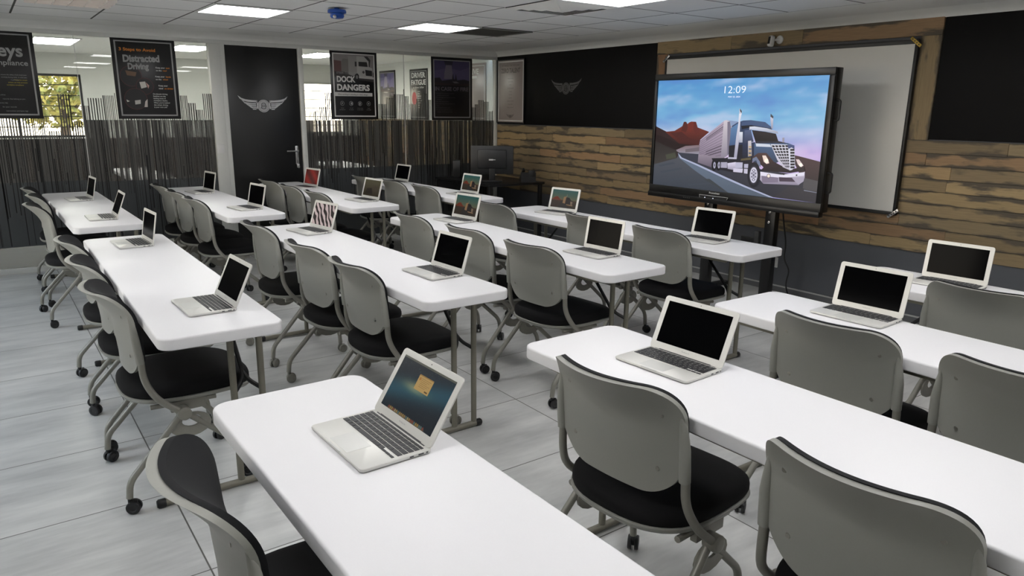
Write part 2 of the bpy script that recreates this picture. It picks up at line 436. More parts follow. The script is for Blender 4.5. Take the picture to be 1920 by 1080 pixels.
for a, b_ in ((2.756, 3.62), (3.62, 4.31), (4.31, 5.375)): board(mb, (a + .0006, -0.022, 2.036), (b_ - .0006, 0, 2.158))
board(mb, (2.756, -0.02, 1.327), (2.898, 0, 2.035), 2); board(mb, (5.232, -0.02, 1.327), (5.375, 0, 2.035), 2)
struct('wood_surround', mb, ['wood'])

# ------------------------------------------------------------------ glass partition
Y_L0, Y_D0, Y_D1 = -3.49, -3.335, -2.585
mb = MB()
mb.b2((-0.05, RY, 2.113), (0.035, 0, 2.2), 0, bevel=.003)            # head rail
mb.b2((-0.05, RY, 0.0), (0.035, Y_L0, 0.05), 0, bevel=.004)          # sill rails
mb.b2((-0.05, Y_D1 + .052, 0.0), (0.035, 0, 0.05), 0, bevel=.004)
mb.b2((-0.05, Y_L0, 0.0), (0.035, Y_D0 - .045, 2.113), 0, bevel=.004)   # post with the light switch
mb.b2((-0.045, Y_D0 - .045, 0.0), (0.03, Y_D0, 2.113), 0, bevel=.003)
mb.b2((-0.045, Y_D1, 0.0), (0.03, Y_D1 + .052, 2.113), 0, bevel=.003)
mb.b2((-0.045, -0.04, 0.0), (0.035, -0.005, 2.113), 0, bevel=.003)
struct('trim_3', mb, ['alu_frame'])
SEAM1, SEAM2 = -4.636, -1.314
mb = MB(); mb.b2((-0.015, RY, 0.05), (-0.005, SEAM1 - .002, 2.113)); mb.b2((-0.015, SEAM1 + .002, 0.05), (-0.005, Y_L0, 2.113))
w1 = struct('window_1', mb, ['glass'])
mb = MB(); mb.b2((-0.015, Y_D1 + .052, 0.05), (-0.005, SEAM2 - .002, 2.113)); mb.b2((-0.015, SEAM2 + .002, 0.05), (-0.005, -0.04, 2.113))
w2 = struct('window_2', mb, ['glass'])
for w, y in ((w1, SEAM1), (w2, SEAM2)):
    mb = MB(); mb.b2((-0.016, y - .002, 0.05), (-0.003, y + .002, 2.113)); mb.obj('glass_seam', ['white_plastic'], w)
# striped vinyl film on the room side of the glass
def film_strips(parent, ya, yb, zbase, hmax, zlow=0.72, zclear=0.0):
    mb = MB(); x0 = -0.0046
    def strip(y0, y1, za, zb, mi, dx=0.0): mb.b2((x0 + dx, y0, za), (x0 + dx + .0004, y1, zb), mi)
    y = ya
    while y < yb - .0005:
        ww = random.uniform(.004, .022); strip(y, min(y + ww, yb), zlow, zbase, random.choice([1] * 7 + [5] * 4 + [4] * 3)); y += ww
    strip(ya, yb, max(.05, zclear), zlow, 2)
    if zclear > .06: strip(ya, yb, .05, zclear, 6)  # tint added over the clear glass foot to dim the bright floor behind
    y = ya                                       # stepped bar-code blocks standing above the solid zone
    while y < yb - 0.01:
        wB = random.choice([.05, .07, .085, .1, .12]); e = min(y + wB, yb); top = zbase + random.uniform(.06, hmax)
        pitch = random.choice([.014, .018, .021]); q = y
        while q < e - .004:
            ww = pitch * random.choice([.42, .5, .58, .66]); strip(q, min(q + ww, e), zbase - .001, top, 0 if random.random() < .75 else 3); q += pitch
        y = e + random.choice([0, 0, .004])
    y = ya                                       # dark and light hair lines through the solid zone
    while y < yb:
        y += random.uniform(.004, .022); w = random.choice([.002, .003, .003, .005, .007, .010])
        if y + w > yb: break
        za = random.uniform(.5, 1.0) if random.random() < .7 else max(.25, zclear); zb_ = zbase - (0 if random.random() < .6 else random.uniform(0, .5))
        if zb_ > za + .05: strip(y, y + w, za, zb_, 3, .0006)
    return mb.obj('vinyl_film', ['film_bar', 'film_base', 'film_low', 'film_line', 'film_thin', 'film_mid', 'foot_dimmer'], parent, 0)
film_strips(w1, RY + .02, SEAM1 - .004, 1.20, .46, zlow=.82, zclear=0.24)
film_strips(w1, SEAM1 + .004, Y_L0, 1.37, .36, zlow=.80, zclear=0.20)
film_strips(w2, Y_D1 + .052, SEAM2 - .004, 1.37, .36, zlow=.84)
film_strips(w2, SEAM2 + .004, -0.042, 1.37, .33, zlow=.84)

# ---- winged emblem
def emblem(mb, W, fn, mi=0, mi_dark=1):
    s = W / 2.0
    def P(pts, m=mi): mb.add([fn(a * s, b * s, 0.002) for a, b in pts], [tuple(range(len(pts)))], m)
    for sg in (-1, 1):
        def arc(pts): return [(sg * a, b) for a, b in pts]
        P(arc([(.24, .13), (.24, .22), (.45, .22), (.7, .25), (.86, .30), (1.0, .40), (.93, .28), (.80, .19), (.6, .155), (.4, .145)]))
        P(arc([(.235, .13), (.24, .22), (.28, .22), (.27, .02), (.30, -.10), (.25, -.13), (.225, 0)]))
        for i, (xe, ye) in enumerate(((.86, .225), (.76, .13), (.66, .045), (.55, -.045))):
            zt = .105 - i * .068
            P(arc([(.30, zt - .048), (.30, zt), (.45, zt + .002), (xe - .12, zt + .03 + .01), (xe, ye), (xe - .12, zt - .015), (.45, zt - .046)]))
    ring = lambda r, n=40: [(r * cos(2 * pi * i / n), r * sin(2 * pi * i / n)) for i in range(n)]
    def annulus(r0_, r1_, m, t_):
        n = 40; a = ring(r0_); b = ring(r1_)
        mb.add([fn(x * s, y * s, t_) for x, y in a + b], [(i, (i + 1) % n, n + (i + 1) % n, n + i) for i in range(n)], m)
    def disc(r, m, t_): mb.add([fn(x * s, y * s, t_) for x, y in ring(r)], [tuple(range(40))], m)
    disc(.245, mi, .0022); annulus(.20, .214, mi_dark, .0027); annulus(.155, .165, mi_dark, .0027)
    for a0, a1 in ((35, 145), (215, 325)):
        q = [radians(a0 + (a1 - a0) * i / 10) for i in range(11)]
        pts = [(.125 * cos(a), .125 * sin(a)) for a in q] + [(.095 * cos(a), .095 * sin(a)) for a in reversed(q)]
        mb.add([fn(a * s, b * s, .0027) for a, b in pts], [tuple(range(len(pts)))], mi_dark)
    put_text(mb, 'JEB', 0, -.05 * s, .11 * s, lambda a, b: fn(a, b, .0028), mi_dark, width=.25 * s, align='c', bold=.02)

# ---- door
mb = MB(); mb.b2((-0.035, Y_D0 + .004, 0.008), (0.008, Y_D1 - .004, 2.108), bevel=.002)
door = struct('door_1', mb, ['door_black'])
mb = MB(); emblem(mb, .52, lambda a, b, t_: (0.008 + t_, -2.975 + a, 1.515 + b)); mb.obj('emblem', ['emblem', 'door_black'], door, 0)
mb = MB(); mb.b2((0.008, -2.668, 0.90), (0.016, -2.632, 1.10), bevel=.006)
mb.tube([(0.012, -2.65, 1.045), (0.055, -2.65, 1.045)], .010); mb.tube(fillet([(0.05, -2.65, 1.045), (0.056, -2.66, 1.045), (0.056, -2.775, 1.045)], .008), .009)
mb.cyl((0.018, -2.65, .955), (1, 0, 0), .009, .012)
mb.obj('door_handle', ['chrome'], door)
mb = MB(); mb.tube(fillet([(0.026, -2.65, .955), (0.03, -2.65, .945), (0.03, -2.643, .90)], .005), .0022, 6); mb.b2((0.027, -2.652, .86), (0.031, -2.632, .905), bevel=.002); mb.b2((0.021, -2.662, .865), (0.025, -2.646, .91), bevel=.0015); mb.obj('key_bunch', ['chrome'], door)
s = thing('light_switch', 'white rocker light switch on the pale post beside the black door', 'switch', (0.035, -3.452, 1.085))
mb = MB(); mb.b2((0, -.036, -.045), (0.008, .036, .045), bevel=.003); mb.obj('switch_plate', ['white_plastic'], s)
mb = MB(); mb.b2((0.008, -.016, -.026), (0.0125, .016, .026), bevel=.002); mb.obj('rocker', ['white_plastic'], s)

# emblem on the black wall panel
mb = MB(); emblem(mb, .53, lambda a, b, t_: (1.392 + a, -0.0125 - t_, 1.745 + b)); o = mb.obj('wall_emblem', ['emblem_dim', 'panel_black'], None, 0)
tag(o, 'grey winged emblem reading JEB on the black wall panel', 'emblem')

# ------------------------------------------------------------------ posters
def poster(name, label, loc, rz, w, h, board='poster_black', line='print_grey', inset=.028, group=None):
    """local frame: x right, z up, faces -y; origin at the lower left corner"""
    r = thing(name, label, 'poster', loc, rz, group)
    mb = MB(); mb.b2((0, -.008, 0), (w, 0, h), bevel=.002); mb.obj('board', [board], r)
    mb = MB(); e = .0085; y = -.0088
    for lo, hi in (((inset, inset), (w - inset, inset + .013)), ((inset, h - inset - .011), (w - inset, h - inset)), ((inset, inset), (inset + .013, h - inset)), ((w - inset - .013, inset), (w - inset, h - inset))):
        mb.b2((lo[0], y, lo[1]), (hi[0], -.0081, hi[1]))
    mb.obj('border_line', [line], r, 0)
    return r
FN = lambda y: (lambda a, b: (a, y, b))
def poly(mb, pts, w, h, col, k, x0=0, z0=0):
    mb.add([(x0 + a * w, -.0085 - k * .00006, z0 + b * h) for a, b in pts], [tuple(range(len(pts)))], 0, lin(col))
GX = 0.0005; RZ = pi / 2
# 1: Keys ... Compliance
W, H = .56, .742
r = poster('poster', 'black poster whose heading ends in eys, cut off by the photo edge, on the glass', (GX, -5.505, 1.381), RZ, W, H)
mb = MB(); f = FN(-.0092)
put_text(mb, 'Keys', W - .090, H - .215, .105, f, 0, align='r', bold=.025); put_text(mb, 'Compliance', W - .062, H - .29, .045, f, 0, align='r', bold=.015, width=.315)
for i, s_ in enumerate(('ensure the safety of all employees', 'working during shifts. A valid plan', 'is growing.')): put_text(mb, s_, W - .085 - .06 * (i == 2), H - .375 - .021 * i, .010, f, 0, align='r')
for i, s_ in enumerate(('These five simple', 'actions can help promote', 'workplace compliance')): put_text(mb, s_, W - .085 - .03 * (i == 2), H - .418 - .021 * i, .010, f, 1, align='r')
for i, s_ in enumerate(('you drive', 'records that belong to you', 'every day', 'for your records', 'instructions and leave tags')): put_text(mb, s_, W - (.26, .12, .25, .19, .11)[i], H - .545 - .034 * i, .011, f, 2, align='r')
mb.lines(['print_grey', 'print_yellow', 'print_grey'], r)
mb = MB(); poly(mb, [(.2, .38), (.33, .33), (.40, .40), (.36, .47), (.25, .46)], W, H, (120, 40, 45), 1); mb.obj('picture', ['print_art'], r, 0)
# 2: Distracted Driving
W, H = .553, .74
r = poster('poster', 'black poster reading Distracted Driving, on the glass before the door', (GX, -4.345, 1.381), RZ, W, H)
mb = MB(); put_text(mb, '3 Steps to Avoid', .065, H - .118, .028, f, 1, bold=.02, width=.31)
put_text(mb, 'Distracted', .09, H - .217, .062, f, 0, bold=.045, width=.315, slope=.03); put_text(mb, 'Driving', .125, H - .283, .055, f, 0, bold=.045, width=.18, slope=.03)
for i, (a, b_, dx) in enumerate((('Keep your', 'eyes', 0), ('on the', 'road', 0))): put_text(mb, a, .365, H - .268 - .026 * i, .014, f, 2, bold=.02); put_text(mb, b_, .455 - .03 * i, H - .268 - .026 * i, .014, f, 1, bold=.02)
for i, (a, b_) in enumerate((('Keep your', 'hands'), ('on the', 'wheel'))): put_text(mb, a, .355, H - .35 - .026 * i, .014, f, 2, bold=.02); put_text(mb, b_, .448 - .03 * i, H - .35 - .026 * i, .014, f, 1, bold=.02)
put_text(mb, 'Keep your', .375, H - .434, .014, f, 2, bold=.02); put_text(mb, 'mind', .375, H - .46, .014, f, 2, bold=.02); put_text(mb, 'on driving', .425, H - .46, .014, f, 1, bold=.02)
for i, s_ in enumerate(('On-the-job driving', 'fatalities are the', 'leading cause of', 'workplace deaths.', "When you're behind", 'the wheel, driving', 'is your main job!')): put_text(mb, s_, .318, H - .512 - .0205 * i, .0125, f, 2, bold=.01)
mb.lines(['print_grey', 'print_orange', 'print_white'], r)
mb = MB(); cir = lambda cx, cy, rx, ry, n=28: [(cx + rx * cos(2 * pi * i / n), cy + ry * sin(2 * pi * i / n)) for i in range(n)]
for i, (cx, cy, rx) in enumerate(((.26, .53, .17), (.46, .41, .14), (.30, .25, .18))):
    ry = rx * W / H; poly(mb, cir(cx, cy, rx, ry), W, H, (74, 22, 26), 1 + i * 3); poly(mb, cir(cx, cy, rx - .008, ry - .006), W, H, (18, 16, 17), 2 + i * 3)
poly(mb, [(.18, .6), (.35, .58), (.33, .53), (.20, .54)], W, H, (110, 82, 60), 12); poly(mb, [(.38, .46), (.47, .47), (.49, .40), (.40, .38)], W, H, (200, 196, 190), 13); poly(mb, [(.48, .46), (.53, .42), (.51, .38)], W, H, (190, 150, 140), 13)
poly(mb, [(.28, .23), (.37, .24), (.365, .19), (.28, .18)], W, H, (185, 182, 178), 13); poly(mb, [(.44, .22), (.48, .25), (.47, .15), (.42, .15)], W, H, (190, 180, 175), 13); poly(mb, [(.15, .24), (.2, .22), (.16, .21)], W, H, (200, 198, 190), 13)
mb.obj('picture', ['print_art'], r, 0)
# 3: Dock Dangers
W, H = .558, .738
r = poster('poster', 'black poster reading DOCK DANGERS with a white lorry, on the glass', (GX, -2.222, 1.381), RZ, W, H, line='print_white')
mb = MB()
poly(mb, [(.075, .62), (.925, .60), (.925, .945), (.075, .945)], W, H, (128, 124, 124), 1)
poly(mb, [(.075, .62), (.925, .56), (.925, .70), (.075, .72)], W, H, (52, 48, 48), 2)
poly(mb, [(.075, .70), (.23, .70), (.23, .85), (.075, .86)], W, H, (92, 66, 64), 3); poly(mb, [(.23, .70), (.42, .68), (.42, .88), (.27, .885), (.23, .84)], W, H, (112, 108, 106), 4)
poly(mb, [(.38, .66), (.56, .62), (.56, .93), (.38, .925)], W, H, (140, 138, 136), 5)
poly(mb, [(.56, .93), (.72, .93), (.82, .86), (.82, .78), (.90, .76), (.90, .62), (.56, .62)], W, H, (166, 164, 162), 6)
poly(mb, [(.60, .85), (.78, .85), (.80, .78), (.60, .785)], W, H, (34, 32, 32), 7); poly(mb, [(.72, .93), (.80, .93), (.86, .88), (.84, .78), (.82, .78), (.82, .86)], W, H, (40, 38, 38), 7)
poly(mb, [(.74, .735), (.89, .725), (.89, .645), (.75, .65)], W, H, (28, 27, 27), 8); poly(mb, [(.52, .85), (.56, .85), (.56, .78), (.52, .78)], W, H, (40, 38, 38), 8)
poly(mb, cir(.555, .625, .05, .055), W, H, (26, 25, 25), 9); poly(mb, cir(.555, .625, .024, .028), W, H, (120, 118, 118), 10); poly(mb, [(.60, .61), (.92, .60), (.92, .63), (.60, .64)], W, H, (176, 174, 172), 9); poly(mb, cir(.70, .70, .025, .02), W, H, (60, 58, 58), 10)
poly(mb, [(.075, .34), (.88, .345), (.88, .395), (.075, .40)], W, H, (205, 204, 202), 3)
for i in range(4):
    cx = .22 + .19 * i; poly(mb, cir(cx, .235, .042, .034), W, H, (150, 150, 150), 3); poly(mb, cir(cx, .235, .036, .029), W, H, (20, 19, 20), 4)
poly(mb, [(.40, .25), (.44, .255), (.44, .215), (.40, .22)], W, H, (150, 150, 150), 5); poly(mb, [(.58, .255), (.62, .25), (.605, .21), (.585, .21)], W, H, (150, 150, 150), 5); poly(mb, cir(.79, .235, .015, .012), W, H, (150, 150, 150), 5)
mb.obj('picture', ['print_art'], r, 0)
mb = MB(); f2 = FN(-.0094)
put_text(mb, 'STEER CLEAR OF', .07, H * .665, .022, f2, 0, width=.24); put_text(mb, 'DOCK', .07, H * .55, .062, f2, 1, bold=.04, width=.22); put_text(mb, 'DANGERS', .07, H * .43, .064, f2, 1, bold=.04, width=.39)
put_text(mb, 'When working or unloading at a dock, always:', .075, H * .358, .016, f2, 2, width=.36, bold=.01); put_text(mb, 'P', .22 * W, H * .22, .022, f2, 0, align='c', bold=.03)
for i, (a, b_) in enumerate((('Set the', 'parking brake'), ('Turn off', 'the vehicle'), ('Wait for dock', 'to open doors'), ('Chock', 'the wheels'))): put_text(mb, a, (.22 + .19 * i) * W, H * .162, .009, f2, 0, align='c'); put_text(mb, b_, (.22 + .19 * i) * W, H * .138, .009, f2, 0, align='c')
mb.lines(['print_grey', 'print_white', 'print_dark'], r)
# 4: In case of fire
def fire_poster(label, loc, rz, w, h, bright, group=None):
    r = poster('poster', label, loc, rz, w, h); mb = MB(); k = bright
    C = lambda c: tuple(min(255, int(x * k)) for x in c)
    poly(mb, [(.075, .60), (.925, .60), (.925, .945), (.075, .945)], w, h, C((78, 72, 104)), 1)
    poly(mb, [(.075, .78), (.4, .84), (.7, .80), (.925, .86), (.925, .945), (.075, .945)], w, h, C((66, 60, 92)), 2)
    poly(mb, [(.30, .945), (.52, .945), (.50, .86), (.34, .87)], w, h, C((44, 42, 58)), 3)
    poly(mb, [(.30, .66), (.31, .74), (.35, .88), (.49, .88), (.51, .74), (.50, .66)], w, h, C((104, 98, 112)), 4)
    poly(mb, [(.075, .56), (.925, .56), (.925, .64), (.80, .66), (.62, .645), (.60, .72), (.585, .75), (.57, .66), (.54, .66), (.53, .74), (.515, .74), (.50, .66), (.25, .63), (.20, .68), (.075, .67)], w, h, C((34, 30, 36)), 5)
    poly(mb, [(.50, .62), (.60, .625), (.68, .60), (.56, .595)], w, h, C((96, 92, 94)), 6); poly(mb, [(.075, .56), (.925, .56), (.925, .60), (.6, .58), (.3, .60), (.075, .61)], w, h, C((46, 34, 34)), 6)
    mb.obj('picture', ['print_art'], r, 0); mb = MB()
    put_text(mb, 'IN CASE OF FIRE', .08 * w, h * .475, .045, f2, 0, width=w * .82, bold=.03)
    for i, s_ in enumerate(('1. Do not panic: if you see smoke or fire pull over', '   immediately and exit the vehicle', '2. Turn off the engine, then set the emergency brake', '   and step out', '3. Warn others nearby and call 911', '4. Stand up wind, never breathing the smoke or any', '   fumes', '5. Do not open the hood of the vehicle', '6. If it is safe to do so, fight the fire with an', '   extinguisher aimed at the base of the fire')):
        put_text(mb, s_, .09 * w + (.02 if s_[0] == ' ' else 0), h * (.425 - .033 * i), .0095, f2, 1)
    mb.lines(['print_dim', 'print_dim'], r); return r
fire_poster('dark poster reading IN CASE OF FIRE, on the glass beside the wood wall corner', (GX, -.955, 1.373), RZ, .58, .738, 1.0)
# 5: taupe poster on the black panel
W, H = .555, .742
r = poster('poster', 'taupe poster with faint lettering, on the black panel beside the glass corner', (.058, -.0125, 1.356), 0, W, H, 'poster_taupe', 'print_white', inset=.012)
mb = MB(); mb.b2((-.012, -.016, -.012), (W + .012, -.001, 0)); mb.b2((-.012, -.016, H), (W + .012, -.001, H + .012)); mb.b2((-.012, -.016, 0), (0, -.001, H)); mb.b2((W, -.016, 0), (W + .012, -.001, H)); mb.obj('frame', ['black_plastic'], r)
mb = MB(); put_text(mb, '10 THINGS THAT REQUIRE', W / 2, H * .90, .022, f2, 0, align='c', width=.36); put_text(mb, 'ZERO TALENT', W / 2, H * .80, .055, f2, 0, align='c', bold=.03, width=.40)
for i, s_ in enumerate(('being on time', 'work ethic', 'effort', 'body language', 'energy', 'attitude', 'passion', 'being coachable', 'doing extra', 'being prepared')): put_text(mb, s_, W / 2, H * (.70 - .052 * i), .016, f2, 0, align='c')
mb.lines(['print_taupe'], r); mb = MB(); emblem(mb, .17, lambda a, b, t_: (W / 2 + a, -.009 - t_, .07 + b), 0, 0); mb.obj('emblem', ['print_taupe'], r, 0)

# ------------------------------------------------------------------ neighbouring room seen through the glass
mb = MB(); mb.b2((-4.35, RY, CZ), (-0.1, 0.1, CZ + .06)); struct('ceiling_neighbour', mb, ['ceiling_paint'])
mb = MB(); mb.b2((-4.3, 0.0, 0.0), (-0.05, 0.1, CZ)); struct('wall_neighbour_front', mb, ['wall_white'])
mb = MB(); y = 0
for r_ in range(14):
    x = -4.25
    while x < -.06:
        L = random.uniform(.5, 1.2); board(mb, (x, -.014, .05 + r_ * .0925), (min(x + L, -.06), 0, .05 + (r_ + 1) * .0925 - .001)); x += L
struct('wood_cladding_neighbour', mb, ['wood'])
WIN = [(-5.75, -4.17, 1.06, 1.92), (-1.02, -.26, 1.08, 1.92)]
mb = MB(); ys = RY
for (a, b_, za, zb) in WIN:
    mb.b2((-4.3, ys, 0), (-4.2, a, CZ)); mb.b2((-4.3, a, 0), (-4.2, b_, za)); mb.b2((-4.3, a, zb), (-4.2, b_, CZ)); ys = b_
mb.b2((-4.3, ys, 0), (-4.2, 0, CZ)); struct('wall_far', mb, ['wall_white'])
mb = MB()
mb.b2((-4.2, RY + .01, .02), (-4.185, -.02, 1.045))
struct('wainscot_far', mb, ['desk_brown'])
for i, (a, b_, za, zb) in enumerate(WIN):
    mb = MB(); mb.b2((-4.27, a, za), (-4.262, b_, zb)); w = struct('window_%d' % (i + 3), mb, ['glass'])
    mb = MB()
    for lo, hi in (((a, za), (b_, za + .03)), ((a, zb - .03), (b_, zb)), ((a, za), (a + .03, zb)), ((b_ - .03, za), (b_, zb))): mb.b2((-4.29, lo[0], lo[1]), (-4.24, hi[0], hi[1]))
    n = 6
    for k in range(1, n): z = za + (zb - za) * k / n; mb.b2((-4.285, a, z - .006), (-4.27, b_, z + .006))
    if b_ - a > 1: mb.b2((-4.285, (a + b_) / 2 - .01, za), (-4.255, (a + b_) / 2 + .01, zb))
    mb.obj('window_frame', ['black_plastic' if i == 0 else 'alu_frame'], w)
fire_poster('fire poster seen behind the glass, next to the DOCK DANGERS poster', (-3.35, -.0005, 1.352), 0, .56, .742, 1.45)
W, H = .55, .735
r = poster('poster', 'black DRIVER FATIGUE poster with a red patch, seen beyond the glass', (-2.31, -.0005, 1.348), 0, W, H)
mb = MB(); put_text(mb, 'DRIVER', W / 2, H * .83, .075, f2, 0, align='c', bold=.03, width=.42); put_text(mb, 'FATIGUE', W / 2, H * .69, .075, f2, 0, align='c', bold=.03, width=.44)
put_text(mb, 'a silent killer', W / 2, H * .62, .03, f2, 0, align='c', width=.34)
for i in range(8): put_text(mb, ('yawning', 'drifting', 'missed signs', 'heavy eyes', 'slow reactions', 'no memory', 'restless', 'irritable')[i], W * .45, H * (.55 - .045 * i), .016, f2, 0)
mb.lines(['print_white'], r); mb = MB(); poly(mb, cir(.25, .42, .13, .13), W, H, (150, 40, 50), 1); mb.obj('picture', ['print_art'], r, 0)
r = poster('poster', 'taupe poster seen beyond the glass, between the fire poster and corner', (-.80, -.0005, 1.358), 0, .57, .738, 'poster_taupe', 'print_white')
mb = MB(); put_text(mb, 'DRIVE', .40, .60, .07, f2, 0, align='r', bold=.03, width=.3); mb.lines(['print_white'], r); mb = MB(); mb.b2((.1, -.0094, .545), (.36, -.009, .58), 0); mb.obj('title_bar', ['print_white'], r, 0)

# ceiling lights
def ceiling_light(label, x0, y0, x1, y1, m='panel_light', group='bright ceiling light panels'):
    t_ = thing('ceiling_light', label, 'ceiling light', ((x0 + x1) / 2, (y0 + y1) / 2, CZ), 0, group)
    w = (x1 - x0) / 2; d = (y1 - y0) / 2; mb = MB(); e = .018
    for lo, hi in (((-w, -d), (w, -d + e)), ((-w, d - e), (w, d)), ((-w, -d + e), (-w + e, d - e)), ((w - e, -d + e), (w, d - e))): mb.b2((lo[0], lo[1], -.010), (hi[0], hi[1], 0.0), bevel=.002)
    mb.obj('frame', ['white_plastic'], t_)
    mb = MB(); mb.b2((-w + e, -d + e, -.006), (w - e, d - e, -.001)); mb.obj('diffuser', [m], t_)
    return t_
cell = lambda i, j: (1.77 + .565 * i, -2.33 + .557 * j, 1.77 + .565 * (i + 1), -2.33 + .557 * (j + 1))
LIGHTS = [((0, -3), 'bright square ceiling light panel, the one nearest the left edge of the room'), ((0, 0), 'bright square ceiling light panel beside the linear air grille'), ((4, 0), 'bright square ceiling light panel beside the square air diffuser')]
for (i, j), lab in LIGHTS: ceiling_light(lab.replace('the one nearest the left edge of the room', 'between the warm louvre light and the blue detector'), *cell(i, j))
for (i, j) in ((4, -3), (4, -6), (8, 0), (8, -3), (8, -6), (11, -3), (11, 0), (0, -8)):
    ceiling_light('bright square ceiling light panel above the rear of the room, out of view', *cell(i, j))
# warm louvre light
c = cell(0, -5); lv = thing('louvre_light', 'unlit-looking ceiling light with warm cross louvres above the glass partition', 'ceiling light', ((c[0] + c[2]) / 2, (c[1] + c[3]) / 2, CZ))
w = .2825; d = .2785; mb = MB(); e = .03
for lo, hi in (((-w, -d), (w, -d + e)), ((-w, d - e), (w, d)), ((-w, -d + e), (-w + e, d - e)), ((w - e, -d + e), (w, d - e))): mb.b2((lo[0], lo[1], -.012), (hi[0], hi[1], 0), bevel=.002)
mb.obj('frame', ['white_plastic'], lv); mb = MB()
for k in range(1, 6): mb.b2((-w + e, -d + k * 2 * d / 6 - .002, -.045), (w - e, -d + k * 2 * d / 6 + .002, -.003)); mb.b2((-w + k * 2 * w / 6 - .002, -d + e, -.045), (-w + k * 2 * w / 6 + .002, d - e, -.003))
mb.obj('louvre', ['white_plastic'], lv, 0); mb = MB(); mb.b2((-w + e, -d + e, -.003), (w - e, d - e, -.001)); mb.obj('lamp_tray', ['warm_lamp'], lv)
for i, (y, lab) in enumerate(((-4.62, 'long ceiling light beyond the glass, next to the poster ending in eys'), (-3.2, 'long ceiling light beyond the glass, behind the Distracted Driving poster'), (-1.55, 'long ceiling light beyond the glass, just past the black door'))):
    ceiling_light(lab, -2.55, y - .225, -1.5, y + .225, 'panel_light_far', 'ceiling lights of the room beyond the glass')
# air grille and diffuser, detector
c = cell(0, 1); g_ = thing('air_grille', 'square grey ceiling air grille with fine slats beside a light panel', 'air vent', ((c[0] + c[2]) / 2, (c[1] + c[3]) / 2, CZ))
mb = MB(); w = .2825; e = .035
for lo, hi in (((-w, -d), (w, -d + e)), ((-w, d - e), (w, d)), ((-w, -d + e), (-w + e, d - e)), ((w - e, -d + e), (w, d - e))): mb.b2((lo[0], lo[1], -.010), (hi[0], hi[1], 0), bevel=.003)
mb.obj('frame', ['grille'], g_); mb = MB(); mb.b2((-w + e, -d + e, -.003), (w - e, d - e, -.0005)); mb.obj('backing', ['grille_dark'], g_); mb = MB()
for k in range(16): y = -d + e + .008 + k * (2 * d - 2 * e - .01) / 16; mb.box((0, y + .008, -.006), (2 * w - 2 * e, .012, .0015), rot=Matrix.Rotation(radians(30), 3, 'X'))
mb.obj('slat', ['grille'], g_)
c = cell(3, 0); g_ = thing('air_diffuser', 'square ceiling air diffuser with nested square vanes', 'air vent', ((c[0] + c[2]) / 2, (c[1] + c[3]) / 2, CZ))
mb = MB(); mb.b2((-w + .002, -d + .002, -.004), (w - .002, d - .002, -.0005)); mb.obj('backing', ['grille_dark'], g_)
for k in range(4):
    mb = MB(); ro = .275 - k * .062; ri = ro - .05; zo = -.006 - .004 * k; zi = zo - .014
    mb.rings([[Vector((a, b_, zo)) for a, b_ in ((ro, ro), (-ro, ro), (-ro, -ro), (ro, -ro))], [Vector((a, b_, zi)) for a, b_ in ((ri, ri), (-ri, ri), (-ri, -ri), (ri, -ri))], [Vector((a, b_, zi + .002)) for a, b_ in ((ri, ri), (-ri, ri), (-ri, -ri), (ri, -ri))], [Vector((a, b_, zo + .002)) for a, b_ in ((ro, ro), (-ro, ro), (-ro, -ro), (ro, -ro))]], 0, False, False)
    if k == 3: mb.b2((-ri, -ri, zi), (ri, ri, zi + .002))
    mb.obj('vane', ['ceiling_paint'], g_, 0)
s = thing('smoke_detector', 'blue round smoke detector hanging from the ceiling tiles', 'smoke detector', (2.66, -3.24, CZ))
mb = MB(); mb.lathe((0, 0, 0), (0, 0, -1), [(.018, 0), (.018, .012), (.062, .014), (.066, .022), (.066, .035), (.05, .04)], 24); mb.obj('base', ['blue_plastic'], s)
mb = MB(); mb.lathe((0, 0, -.04), (0, 0, -1), [(.048, 0), (.05, .018), (.042, .03), (.02, .034)], 24); mb.obj('sensor_cage', ['blue_plastic'], s)
mb = MB(); mb.lathe((.03, -.03, -.06), (.5, -.5, -.7), [(.012, 0), (.012, .012), (.006, .018)], 12); mb.obj('lens', ['white_plastic'], s)

# ------------------------------------------------------------------ tables
TL, TW, TH = 2.294, .426, .74
mb = MB(); slab(mb, TL, TW, .05, TH - .042, TH, .007, 0, fb=.005); me_top = mb.mesh('tabletop', ['table_white'], 40)
def leg_mesh(sg):
    x = sg * (TL / 2 - (.262 if sg > 0 else .13)); mb = MB(); r = .0135
    for y in (.075, .185): mb.tube([(x, y, .03), (x, y, TH - .035)], r, 12)
    mb.tube([(x, -.215, .018), (x, .20, .018)], .0145, 12)
    mb.tube([(x, -.17, TH - .05), (x, .19, TH - .05)], .012, 10)
    return mb.mesh('leg', ['leg_paint'], 40)
def brace_mesh(sg):
    x = sg * (TL / 2 - (.262 if sg > 0 else .13)); mb = MB(); z = .40
    mb.tube(fillet([(x, .075, z), (x - sg * .05, .13, z + .04), (x - sg * .30, .13, TH - .045)], .04), .009, 8)
    mb.tube(fillet([(x, .185, z), (x - sg * .04, .145, z + .03), (x - sg * .07, .13, z + .06)], .03), .009, 8)
    return mb.mesh('folding_brace', ['black_plastic'], 40)
def cap_mesh(sg, e):
    x = sg * (TL / 2 - (.262 if sg > 0 else .13)); mb = MB()
    mb.lathe((x, -.21 if e < 0 else .195, .018), (0, e, 0), [(.0165, 0), (.0175, .004), (.0175, .026), (.013, .032)], 14)
    return mb.mesh('foot_cap', ['black_plastic'], 40)
LEGM = {s_: (leg_mesh(s_), brace_mesh(s_), cap_mesh(s_, -1), cap_mesh(s_, 1)) for s_ in (-1, 1)}
mb = MB()
